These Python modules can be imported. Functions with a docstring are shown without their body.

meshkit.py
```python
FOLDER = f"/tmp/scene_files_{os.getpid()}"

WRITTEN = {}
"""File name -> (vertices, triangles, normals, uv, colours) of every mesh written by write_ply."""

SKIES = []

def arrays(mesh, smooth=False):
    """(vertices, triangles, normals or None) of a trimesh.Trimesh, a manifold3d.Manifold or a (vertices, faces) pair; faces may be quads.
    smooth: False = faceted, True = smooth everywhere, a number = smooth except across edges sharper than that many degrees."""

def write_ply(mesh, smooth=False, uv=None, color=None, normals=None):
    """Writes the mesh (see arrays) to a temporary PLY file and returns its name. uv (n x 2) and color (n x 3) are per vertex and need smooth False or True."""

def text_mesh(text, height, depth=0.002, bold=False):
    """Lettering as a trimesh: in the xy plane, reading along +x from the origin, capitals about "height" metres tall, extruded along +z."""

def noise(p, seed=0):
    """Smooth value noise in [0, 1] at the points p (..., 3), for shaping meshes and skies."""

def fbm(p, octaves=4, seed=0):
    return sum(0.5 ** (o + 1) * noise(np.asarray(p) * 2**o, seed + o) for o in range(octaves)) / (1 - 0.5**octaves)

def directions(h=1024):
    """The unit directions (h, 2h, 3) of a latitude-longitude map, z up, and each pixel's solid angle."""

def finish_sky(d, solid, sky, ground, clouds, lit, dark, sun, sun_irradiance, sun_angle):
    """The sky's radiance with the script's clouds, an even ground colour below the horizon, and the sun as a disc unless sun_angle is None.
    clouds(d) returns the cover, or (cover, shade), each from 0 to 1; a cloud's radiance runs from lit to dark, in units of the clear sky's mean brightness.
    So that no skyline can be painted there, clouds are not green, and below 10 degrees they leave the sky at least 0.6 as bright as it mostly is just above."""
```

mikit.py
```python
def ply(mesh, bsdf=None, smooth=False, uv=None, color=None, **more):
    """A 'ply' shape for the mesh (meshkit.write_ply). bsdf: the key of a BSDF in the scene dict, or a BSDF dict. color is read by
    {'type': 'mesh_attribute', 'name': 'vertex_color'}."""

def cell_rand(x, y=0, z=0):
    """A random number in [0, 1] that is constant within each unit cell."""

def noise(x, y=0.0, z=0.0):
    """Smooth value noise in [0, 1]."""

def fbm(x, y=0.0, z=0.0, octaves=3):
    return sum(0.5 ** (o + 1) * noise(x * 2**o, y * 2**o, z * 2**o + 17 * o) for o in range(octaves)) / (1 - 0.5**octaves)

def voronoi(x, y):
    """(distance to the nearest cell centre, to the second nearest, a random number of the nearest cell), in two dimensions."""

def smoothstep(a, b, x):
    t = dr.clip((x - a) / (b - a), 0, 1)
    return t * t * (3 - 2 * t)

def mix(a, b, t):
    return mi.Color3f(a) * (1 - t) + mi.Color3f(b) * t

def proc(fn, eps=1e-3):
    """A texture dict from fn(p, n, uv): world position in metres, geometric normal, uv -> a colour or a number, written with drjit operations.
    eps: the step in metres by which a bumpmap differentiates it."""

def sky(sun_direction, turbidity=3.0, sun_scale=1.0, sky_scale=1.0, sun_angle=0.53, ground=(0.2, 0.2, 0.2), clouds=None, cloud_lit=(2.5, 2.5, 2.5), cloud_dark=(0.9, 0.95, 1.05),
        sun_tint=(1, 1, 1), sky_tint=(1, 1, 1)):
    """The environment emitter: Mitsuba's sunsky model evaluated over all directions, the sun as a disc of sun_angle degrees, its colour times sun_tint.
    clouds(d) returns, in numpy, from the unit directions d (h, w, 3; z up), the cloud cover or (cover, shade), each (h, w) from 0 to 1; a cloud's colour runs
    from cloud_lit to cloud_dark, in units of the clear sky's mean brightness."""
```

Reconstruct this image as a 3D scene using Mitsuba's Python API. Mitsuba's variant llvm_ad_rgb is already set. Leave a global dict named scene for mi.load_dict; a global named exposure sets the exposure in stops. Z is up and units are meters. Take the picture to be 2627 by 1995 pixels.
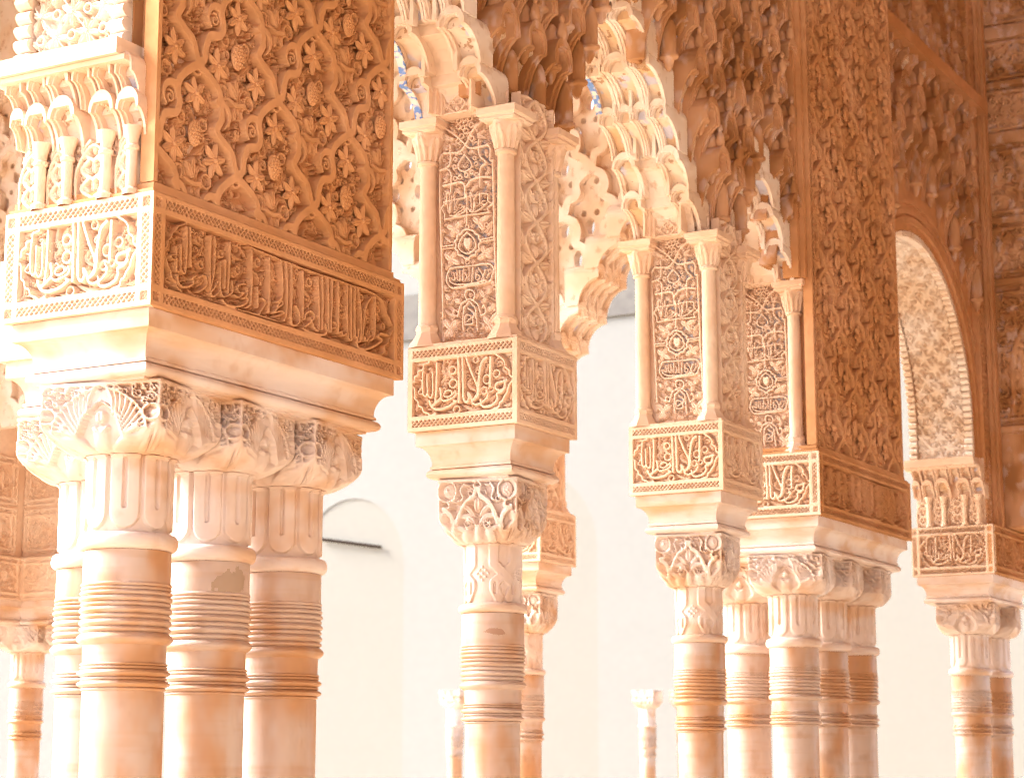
import math, random
import numpy as np, trimesh, manifold3d as m3, shapely
import shapely.geometry as sg
import mitsuba as mi, drjit as dr, mikit, meshkit
T = mi.ScalarTransform4f
scene, labels = {}, {}
# ------------------------------------------------------------------ camera, light, exposure
YAW, PITCH, EYE = math.radians(29.3718), math.radians(10.3875), np.array([0, 0, 1.6])
FWD = np.array([-math.sin(YAW)*math.cos(PITCH), math.cos(YAW)*math.cos(PITCH), math.sin(PITCH)])
scene['camera'] = {'type': 'thinlens', 'fov': 27.69, 'fov_axis': 'x', 'aperture_radius': 0.0065, 'focus_distance': 6.6,
                   'near_clip': 0.05, 'far_clip': 400.0,
                   'to_world': T().look_at(origin=EYE.tolist(), target=(EYE+FWD).tolist(), up=[0, 0, 1])}
exposure = 4.2
scene['sky'] = mikit.sky([-0.87, -0.27, 0.60], turbidity=4, sun_scale=1.0, sun_angle=30, ground=(0.5, 0.4, 0.28),
                         sun_tint=(1.0, 1.24, 1.76), sky_tint=(1.25, 1.13, 1.18))
# ------------------------------------------------------------------ materials
def rgb(c): return {'type': 'rgb', 'value': list(c)}
def dif(fn): return {'type': 'twosided', 'bsdf': {'type': 'diffuse', 'reflectance': mikit.proc(fn)}}
N, FB, SS, MX = mikit.noise, mikit.fbm, mikit.smoothstep, mikit.mix
def f_plaster(p, n, uv):  # weathered ochre stucco; shade of the right faces deepened into its colour
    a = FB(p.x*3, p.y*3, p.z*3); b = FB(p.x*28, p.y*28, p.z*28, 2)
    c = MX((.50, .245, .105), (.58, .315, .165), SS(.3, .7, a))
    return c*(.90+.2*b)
def f_pale(p, n, uv):          # lighter stucco of panels and friezes, toned for the better lit faces
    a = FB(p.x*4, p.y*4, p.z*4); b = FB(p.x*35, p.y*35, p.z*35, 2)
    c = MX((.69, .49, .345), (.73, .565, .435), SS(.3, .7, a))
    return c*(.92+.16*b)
def f_marble(p, n, uv):        # honey stained white marble
    w = FB(p.x*2, p.y*2, p.z*14); s = FB(p.x*6+7, p.y*6, p.z*9, 3); v = N(p.x*5, p.y*5, p.z*3); d = FB(p.x*26, p.y*26, p.z*20, 3)
    c = MX((.57, .455, .385), (.50, .31, .185), SS(.42, .78, s))
    c = MX(c, (.56, .34, .18), SS(.52, .82, w)*.6)
    c = MX(c, (.44, .25, .13), SS(.52, .95, d)*.45)
    return MX(c, (.66, .61, .60), SS(.55, .85, v)*.6)
def f_shaft(p, n, uv):         # shaft: horizontal ochre bands, blotches, a few dark scuffs
    w = FB(p.x*2.5, p.y*2.5, p.z*30); s = FB(p.x*6+3, p.y*6, p.z*3.2, 4); q = FB(p.x*13, p.y*13, p.z*9, 3); d = FB(p.x*34, p.y*34, p.z*24+4, 2)
    v = N(p.x*18, p.y*18, p.z*1.3+3)
    c = MX((.46, .345, .275), (.42, .215, .10), SS(.38, .66, s))
    c = MX(c, (.39, .20, .09), SS(.46, .80, w)*.45)
    c = MX(c, (.30, .15, .07), SS(.60, .85, q)*.45)
    c = MX(c, (.34, .18, .09), SS(.55, 1.0, d*.6+w*.4)*.5)
    return MX(c, (.50, .41, .345), SS(.6, .9, v)*.35)
def f_muq(p, n, uv):           # muqarnas plaster with worn lilac and brown; spandrel shadow darkened into the base
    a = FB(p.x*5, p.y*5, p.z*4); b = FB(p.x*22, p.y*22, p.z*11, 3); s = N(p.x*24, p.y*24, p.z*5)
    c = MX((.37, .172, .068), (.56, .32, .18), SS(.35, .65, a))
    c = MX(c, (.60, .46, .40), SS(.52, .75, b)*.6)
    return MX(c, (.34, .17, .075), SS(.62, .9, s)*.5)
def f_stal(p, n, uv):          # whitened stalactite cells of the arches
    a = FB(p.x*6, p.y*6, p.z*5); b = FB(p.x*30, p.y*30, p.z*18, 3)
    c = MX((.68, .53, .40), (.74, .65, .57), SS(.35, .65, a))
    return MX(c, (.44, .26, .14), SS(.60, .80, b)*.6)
def f_painted(p, n, uv):       # whitewashed niche with flaked blue pigment
    a = FB(p.x*9, p.y*9, p.z*7); b = FB(p.x*34+9, p.y*34, p.z*26, 3); d = FB(p.x*16, p.y*16+5, p.z*13)
    c = MX((.70, .58, .46), (.62, .42, .25), SS(.35, .7, a))
    c = MX(c, (.46, .50, .66), SS(.56, .66, d)*.75)
    return MX(c, (.36, .19, .10), SS(.64, .71, b)*.8)
def f_blue(p, n, uv):
    b = FB(p.x*60, p.y*60, p.z*60, 2)
    return MX((.18, .30, .62), (.74, .66, .60), SS(.45, .62, b))
def f_lime(p, n, uv):          # limewashed court wall
    a = FB(p.x*.7, p.y*.7, p.z*.7); b = FB(p.x*9, p.y*9, p.z*9, 2)
    return MX((.224, .216, .195), (.229, .221, .201), a)*(.98+.04*b)
def f_lime2(p, n, uv):
    a = FB(p.x*.5, p.y*.5, p.z*.5)
    return MX((.222, .207, .176), (.227, .213, .184), a)
def f_band(p, n, uv):
    b = FB(p.x*8, p.y*8, p.z*8)
    return MX((.115, .103, .096), (.183, .168, .145), b)
def f_floor(p, n, uv):
    a = FB(p.x*1.5, p.y*1.5, 0); g = SS(.0, .02, dr.abs(p.x*2-dr.round(p.x*2))*.5)*SS(.0, .02, dr.abs(p.y*2-dr.round(p.y*2))*.5)
    return MX((.48, .37, .25), (.55, .43, .30), a)*(.8+.2*g)
def f_wood(p, n, uv):
    a = FB(p.x*3, p.y*20, p.z*20)
    return MX((.20, .10, .045), (.32, .17, .08), a)
def bumped(b, fn, s, eps): return {'type': 'twosided', 'bsdf': {'type': 'bumpmap', 'arbitrary': mikit.proc(fn, eps), 'scale': s, 'nested_bsdf': b}}
def f_grain(p, n, uv): return FB(p.x*70, p.y*70, p.z*70, 3)
def glossy(fn, r): return {'type': 'twosided', 'bsdf': {'type': 'principled', 'base_color': mikit.proc(fn), 'roughness': r, 'specular': .35}}
for k, f in dict(plaster=f_plaster, pale=f_pale, muq=f_muq, stalactite=f_stal, painted=f_painted, blue=f_blue, lime=f_lime, ochre=f_lime2, band=f_band, floor=f_floor, wood=f_wood).items():
    scene['mat_'+k] = dif(f)
scene['mat_pigment'] = {'type': 'twosided', 'bsdf': {'type': 'diffuse', 'reflectance': {'type': 'mesh_attribute', 'name': 'vertex_color'}}}
scene['mat_marble'] = glossy(f_marble, .5); scene['mat_shaft'] = glossy(f_shaft, .42)
scene['mat_dado'] = {'type': 'twosided', 'bsdf': {'type': 'diffuse', 'reflectance': rgb((.26, .17, .10))}}
scene['mat_mortar'] = {'type': 'twosided', 'bsdf': {'type': 'diffuse', 'reflectance': rgb((.37, .265, .19))}}
scene['mat_scuff'] = {'type': 'twosided', 'bsdf': {'type': 'diffuse', 'reflectance': rgb((.36, .22, .15))}}
scene['mat_iron'] = {'type': 'twosided', 'bsdf': {'type': 'diffuse', 'reflectance': rgb((.03, .02, .014))}}
# ------------------------------------------------------------------ scene helpers
def number(key):
    if key not in scene and key not in labels and not any(k.startswith(key+'__') for k in scene): return key
    i = 1
    while f'{key}_{i:03d}' in USED: i += 1
    return f'{key}_{i:03d}'
USED = set()
def uniq(key):
    if key not in USED: USED.add(key); return key
    i = COUNT.get(key, 0)+1
    while f'{key}_{i:03d}' in USED: i += 1
    COUNT[key] = i; USED.add(f'{key}_{i:03d}'); return f'{key}_{i:03d}'
COUNT = {}
def thing(name, label, cat, group=None):
    k = uniq(name); labels[k] = {'label': label, 'category': cat}
    if group: labels[k]['group'] = group
    return k
def part(parent, name, mesh, mat, smooth=30, to=None, label=None, kind=None):
    k = uniq(parent+'__'+name)
    scene[k] = dict(mesh) if isinstance(mesh, dict) else mikit.ply(mesh, 'mat_'+mat, smooth=smooth)
    if to is not None: scene[k]['to_world'] = to
    if label: labels.setdefault(k, {})['label'] = label
    if kind: labels.setdefault(k, {})['kind'] = kind
    return k
def struct(name, mesh, mat, label, smooth=False, cat=None):
    k = uniq(name); scene[k] = mikit.ply(mesh, 'mat_'+mat, smooth=smooth)
    labels[k] = {'label': label, 'kind': 'structure', 'category': cat or name.replace('_', ' ')}
    return k
def box(x0, x1, y0, y1, z0, z1):
    m = trimesh.creation.box(extents=(x1-x0, y1-y0, z1-z0)); m.apply_translation(((x0+x1)/2, (y0+y1)/2, (z0+z1)/2)); return m
def cat(*ms): return trimesh.util.concatenate([m if isinstance(m, trimesh.Trimesh) else trimesh.Trimesh(*meshkit.arrays(m)[:2], process=False) for m in ms])
def lathe(prof, n=48, cx=0, cy=0, closed=True):
    prof = np.array(prof, float); a = np.arange(n)*2*math.pi/n
    v = np.concatenate([np.stack([cx+r*np.cos(a), cy+r*np.sin(a), np.full(n, z)], 1) for r, z in prof])
    f = []
    i = np.arange(n); j = (i+1) % n
    for k in range(len(prof)-1):
        f.append(np.stack([k*n+i, k*n+j, (k+1)*n+j, (k+1)*n+i], 1))
    f = np.concatenate(f)
    return trimesh.Trimesh(v, np.vstack([f[:, [0, 1, 2]], f[:, [0, 2, 3]]]), process=False)
def rectsweep(x0, x1, y0, y1, prof):
    """prof: (inset, z) list swept round a rectangle, mitred; closed top and bottom by the neighbours"""
    n, v, f = len(prof), [], []
    for s in range(4):                      # each side has vertices of its own: hard mitres
        for d, z in prof:
            c = [(x0+d, y0+d, z), (x1-d, y0+d, z), (x1-d, y1-d, z), (x0+d, y1-d, z)]; v += [c[s], c[(s+1) % 4]]
        o = 2*n*s
        for k in range(n-1): i = o+2*k; f += [(i, i+1, i+3), (i, i+3, i+2)]
    f = np.array(f)
    if prof[-1][1] < prof[0][1]: f = f[:, ::-1]
    for d, z in (prof[0], prof[-1]):
        o = len(v); v += [(x0+d, y0+d, z), (x1-d, y0+d, z), (x1-d, y1-d, z), (x0+d, y1-d, z)]
        f = np.vstack([f, [(o, o+1, o+2), (o, o+2, o+3)] if z == max(prof[0][1], prof[-1][1]) else [(o, o+2, o+1), (o, o+3, o+2)]])
    return trimesh.Trimesh(np.array(v, float), f, process=False)
def arc(x0, z0, x1, z1, bulge, n=6):
    """quarter ellipse from (x0,z0) to (x1,z1); bulge=1: moves in x first, 0: in z first"""
    t = np.linspace(0, math.pi/2, n+1)
    if bulge: return [(x0+(x1-x0)*math.sin(s), z0+(z1-z0)*(1-math.cos(s))) for s in t]
    return [(x0+(x1-x0)*(1-math.cos(s)), z0+(z1-z0)*math.sin(s)) for s in t]
# ------------------------------------------------------------------ carving: a height field cut from strokes
def catmull(p, n=6):
    p = np.asarray(p, float)
    if len(p) < 3: return p
    q = np.vstack([2*p[0]-p[1], p, 2*p[-1]-p[-2]]); s = (np.arange(n)/n)[None, :, None]
    a, b, c, d = (q[i:len(q)-3+i, None] for i in range(4))
    out = .5*(2*b+(c-a)*s+(2*a-5*b+4*c-d)*s*s+(3*b-a-3*c+d)*s**3)
    return np.vstack([out.reshape(-1, 2), p[-1:]])
class Carve:
    def __init__(s, w, h, res):
        s.w, s.h, s.nx, s.ny = w, h, max(2, int(round(w/res))), max(2, int(round(h/res)))
        s.X, s.Y = np.linspace(0, w, s.nx+1, dtype=np.float32), np.linspace(0, h, s.ny+1, dtype=np.float32)
        s.H = np.zeros((s.ny+1, s.nx+1), np.float32); s.res = res
    def win(s, x0, x1, y0, y1):
        fx, fy = s.nx/s.w, s.ny/s.h; k = lambda v, f, m: min(m+1, max(0, math.ceil(v*f-1e-6)))
        return slice(k(y0, fy, s.ny), k(y1, fy, s.ny)), slice(k(x0, fx, s.nx), k(x1, fx, s.nx))
    def stroke(s, pts, w, amp=1.0, prof='letter', smooth=True, base=0.0, cut=False, taper=0.0):
        p = catmull(pts) if smooth and len(pts) > 2 else np.asarray(pts, float)
        k = np.linspace(0, 1, len(p))
        if prof == 'leaf':
            if len(p) < 5 or len(pts) <= 3:
                kk = np.linspace(0, 1, 6); p = np.stack([np.interp(kk, k, p[:, 0]), np.interp(kk, k, p[:, 1])], 1); k = kk
            R = w/2*(np.sin(np.pi*np.clip(k*.92+.06, 0, 1))**.75+.04)
        else: R = np.full(len(p), w/2)*(1-taper*k)
        p = p.astype(np.float32); R = np.maximum(R, s.res*.5).astype(np.float32)
        def put(sl, q, r):
            if prof == 'flat': h = np.clip((1-q)*r/(1.6*s.res), 0, 1)
            elif prof == 'leaf': h = np.clip(1-q*q, 0, 1)**.6*(.72+.28*np.minimum(1, q/.35))
            elif prof == 'round': h = np.sqrt(np.clip(1-q*q, 0, 1))
            else: h = np.clip((1-q*q)*2.6, 0, 1)
            if cut: s.H[sl] = np.where(q < 1.3, np.minimum(s.H[sl], base+(1-h)*(s.H[sl]-base)), s.H[sl])
            else: s.H[sl] = np.maximum(s.H[sl], np.where(h > 0, base*(h > .05)+amp*h, 0))
        def near(a, b, ra, rb, sl):
            x, y = s.X[None, sl[1]]-a[:, 0, None, None], s.Y[sl[0], None]-a[:, 1, None, None]
            d = b-a; L = (d*d).sum(1)+1e-12; dx, dy, L = d[:, 0, None, None], d[:, 1, None, None], L[:, None, None]
            t = np.clip((x*dx+y*dy)/L, 0, 1); x = x-t*dx; y = y-t*dy
            return (np.sqrt(x*x+y*y)/(ra[:, None, None]+(rb-ra)[:, None, None]*t)).min(0)
        n = max(1, int(round(len(p)/6))) if max(np.ptp(p[:, 0]), np.ptp(p[:, 1])) > 40*s.res else 1
        for c in np.array_split(np.arange(len(p)-1), n):
            if not len(c): continue
            pa, pb, r = p[c], p[c+1], float(R[c[0]:c[-1]+2].max())
            lo, hi = np.minimum(pa.min(0), pb.min(0))-r-s.res, np.maximum(pa.max(0), pb.max(0))+r+s.res
            sl = s.win(lo[0], hi[0], lo[1], hi[1])
            if sl[0].stop > sl[0].start and sl[1].stop > sl[1].start: put(sl, near(pa, pb, R[c], R[c+1], sl), r)
    def ring(s, c, r, w, amp=1.0, prof='letter', n=16, **k):
        a = np.linspace(0, 2*math.pi, n+1); s.stroke(np.stack([c[0]+r*np.cos(a), c[1]+r*np.sin(a)], 1), w, amp, prof, smooth=False, **k)
    def dot(s, c, r, amp=1.0, prof='round'): s.stroke([c, (c[0]+1e-4, c[1])], 2*r, amp, prof)
    def spiral(s, c, r, a0, turns, w, amp=1.0, prof='letter'):
        a = np.linspace(0, turns*2*math.pi, int(14*abs(turns))+4); q = r*(1-.8*np.linspace(0, 1, len(a)))
        s.stroke(np.stack([c[0]+q*np.cos(a0+a), c[1]+q*np.sin(a0+a)], 1), w, amp, prof, smooth=False, taper=.3)
    def rect(s, x0, x1, y0, y1, v=1.0):
        sl = s.win(x0, x1+s.res*.5, y0, y1+s.res*.5); s.H[sl] = np.maximum(s.H[sl], v)
    def clear(s, x0, x1, y0, y1, v=0.0): s.H[s.win(x0, x1, y0, y1)] = v
    def lattice(s, x0, x1, y0, y1, step, w, amp=.9):
        sl = s.win(x0, x1, y0, y1)
        x, y = s.X[None, sl[1]]-x0, s.Y[sl[0], None]-(y0+y1)/2
        d = np.minimum(np.abs((x+y)/step-np.round((x+y)/step)), np.abs((x-y)/step-np.round((x-y)/step)))*step*.707
        s.H[sl] = np.maximum(s.H[sl], amp*np.clip((w/2-d)/(s.res*.9)+.5, 0, 1))
    def filler(s, rnd, n, x0, x1, y0, y1, size, amp, lim=.25):
        """small curled leaves in the ground between the big strokes"""
        for _ in range(n):
            x, y = rnd.uniform(x0, x1), rnd.uniform(y0, y1)
            j, i = min(s.ny, int(y/s.h*s.ny)), min(s.nx, int(x/s.w*s.nx))
            if s.H[j, i] > lim: continue
            a, r = rnd.uniform(0, 6.28), size*rnd.uniform(.6, 1.2)
            if rnd.random() < .35: s.spiral((x, y), r*.7, a, rnd.choice((-1.1, 1.1)), r*.42, amp)
            else:
                c = rnd.uniform(-.8, .8)
                s.stroke([(x, y), (x+r*math.cos(a), y+r*math.sin(a)), (x+r*math.cos(a)+r*math.cos(a+c), y+r*math.sin(a)+r*math.sin(a+c))], r*.75, amp, 'leaf')
    def draw(s, text, ox, oy, sc=1.0, lw=1.0, amps=dict(l=1.0, f=.95, o=.8, v=.7, d=.9)):
        for st in text.split(';'):
            k, w, r, *pts = st.split(' ')
            P = np.array([[int(t) for t in q.split(',')] for q in pts], float)*1e-4*sc+(ox, oy)
            w = int(w)*1e-4*sc
            if k == 'o': s.ring(P[0], int(r)*1e-4*sc, w*lw, amps['o'])
            elif k == 'd': s.dot(P[0], w*.55, amps['d'])
            elif k == 'v': s.stroke(P, w, amps['v'], 'leaf')
            else: s.stroke(P, w*lw, amps[k])
    def mesh(s, depth, origin, eu, ev, nrm, chips=0.0, seed=0, warp=None, skirt=.0025):
        H = s.H*depth
        if chips:
            P = np.stack(np.broadcast_arrays(s.X[None, :], s.Y[:, None], 0*s.H), -1)
            H = H+chips*(meshkit.fbm(P*40+seed*7.3, 3)-.5)*np.minimum(1, H/(.3*depth)+.25)
        Hs = np.pad(H, 1, mode='edge'); Hs[0] = Hs[-1] = -.004; Hs[:, 0] = Hs[:, -1] = -.004
        X, Y = np.pad(s.X, 1, mode='edge'), np.pad(s.Y, 1, mode='edge'); X[0] += skirt; X[-1] -= skirt; Y[0] += .0025; Y[-1] -= .0025
        U, V = np.meshgrid(X, Y)
        if warp is not None: v = warp(U, V, Hs).reshape(-1, 3)
        else: v = (np.asarray(origin)+U[..., None]*np.asarray(eu)+V[..., None]*np.asarray(ev)+Hs[..., None]*np.asarray(nrm)).reshape(-1, 3)
        ny, nx = Hs.shape
        i = (np.arange(ny-1)[:, None]*nx+np.arange(nx-1)[None]).ravel()
        f = np.vstack([np.stack([i, i+1, i+nx+1], 1), np.stack([i, i+nx+1, i+nx], 1)])
        return trimesh.Trimesh(v, f, process=False)
LEFT = (np.array([1.0, 0, 0]), np.array([0, 0, 1.0]), np.array([0, -1.0, 0]))      # faces turned to -y: u runs +x
RIGHT = (np.array([0, 1.0, 0]), np.array([0, 0, 1.0]), np.array([1.0, 0, 0]))      # faces turned to +x: u runs +y
T_BLOCK="""l 157 0 1270,2524 1269,1974 1257,1517 1215,1086;l 163 0 1417,1548 1458,1316 1425,1159 1124,957;l 118 0 689,2281 651,2169 654,1801 670,1455 757,1310 862,1415 853,1783 850,2139;l 118 0 862,1415 977,1244 1082,1350 1097,1760 1082,2221;l 79 0 493,1958 592,1922 628,1688 471,1496 565,1407 657,1433;l 121 0 1922,1264 1922,1400 1764,1449 1615,1371 1595,1259 1727,1201 1883,1245 2013,1335;l 131 0 2070,1410 2118,1281 1988,1156 1727,1087 1597,1065 1465,1156;l 163 0 965,1108 1046,907 1257,782 1546,780 1833,855 2106,1009;l 152 0 2106,1009 2015,1051;d 105 0 1853,1013;d 94 0 1971,1039;d 94 0 1597,958;d 89 0 2127,1132;d 79 0 1440,930;l 168 0 2197,2584 2218,2114 2241,1542 2237,975;l 163 0 2384,2588 2400,2097 2416,1527 2436,1094 2561,936 2664,1074 2624,1258;l 163 0 2554,2595 2685,2252 2842,1896 3011,1541 3038,1244 2922,1051;l 144 0 2650,1279 2754,1134 2820,902 2975,809 3155,850;l 173 0 3407,2534 3227,2382 3138,2095 3088,1692 3081,1353 3025,1132 2871,1010;l 168 0 3581,2529 3572,2099 3568,1693 3563,1445;o 110 105 3576,1354;o 131 131 3282,1317;l 121 0 3397,1325 3487,1182 3411,1008 3232,877 3154,986;l 152 0 4277,1616 4022,1561 3831,1511 3806,1356 3921,1267 4124,1282 4188,1434 4200,1545;l 152 0 4201,1343 4048,1199 3858,1138 3883,989 3794,829 3565,714 3283,709 3155,850;f 126 0 146,1939 267,1905 292,2087 438,2155 463,2302 662,2352 687,2534 899,2583 951,2693 1164,2645 1335,2668 1533,2694 3045,2717 3200,2789 3380,2787 3548,2668 3714,2670 3894,2555 4047,2460 4174,2290 4200,2107 4353,1980 4383,1798 4543,1659;f 126 0 4543,1581 4403,1481 4307,1288 4277,1156 4175,1031 4074,860 3973,802 3922,649 3744,609 3565,545 3181,555 2278,541 1496,516 1285,545 1206,631 1022,567 889,658 703,737 622,909 476,990 434,1154 313,1280 298,1465 269,1675 148,1778;o 121 144 1917,2211;o 121 163 1946,1706;o 89 68 1562,1508;o 94 118 2917,2514;o 79 79 2996,2063;o 115 136 3805,1908;o 115 136 2108,714;o 115 163 3396,1731;v 210 0 1862,2605 1719,2298 1853,1943 2167,1777;v 184 0 1494,2641 1470,2276 1590,1990 1434,1821 1528,1561;v 157 0 3639,1720 3971,1768 4353,1553;v 157 0 4136,2226 4047,2032 4175,1839;v 184 0 2276,881 2562,743 2821,631 3104,708;v 184 0 2687,1842 2558,1650 2688,1457 2921,1368;v 131 0 3433,2294 3331,2100 3280,1923;v 131 0 3176,2318 2970,2225 2815,2148;v 131 0 3615,1080 3436,983 3334,880;v 157 0 2560,1151 2690,1026 2743,750;v 131 0 1625,687 1861,644 1965,726;v 157 0 287,2573 500,2575 660,2595;v 157 0 341,2521 370,2311 265,2067;v 157 0 302,1097 343,956 305,776;v 131 0 306,638 519,643 705,559;v 157 0 4072,2639 4301,2594 4428,2649;v 157 0 4327,2478 4403,2291 4454,2106;v 157 0 4429,1188 4378,1013 4328,883;v 184 0 4049,683 4277,708 4404,809;v 131 0 769,2342 928,2373 1061,2269;v 157 0 674,1019 833,1097 911,1227;o 68 89 819,2679;o 68 89 3868,2709;o 68 89 3896,607;o 68 89 824,560"""
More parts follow.
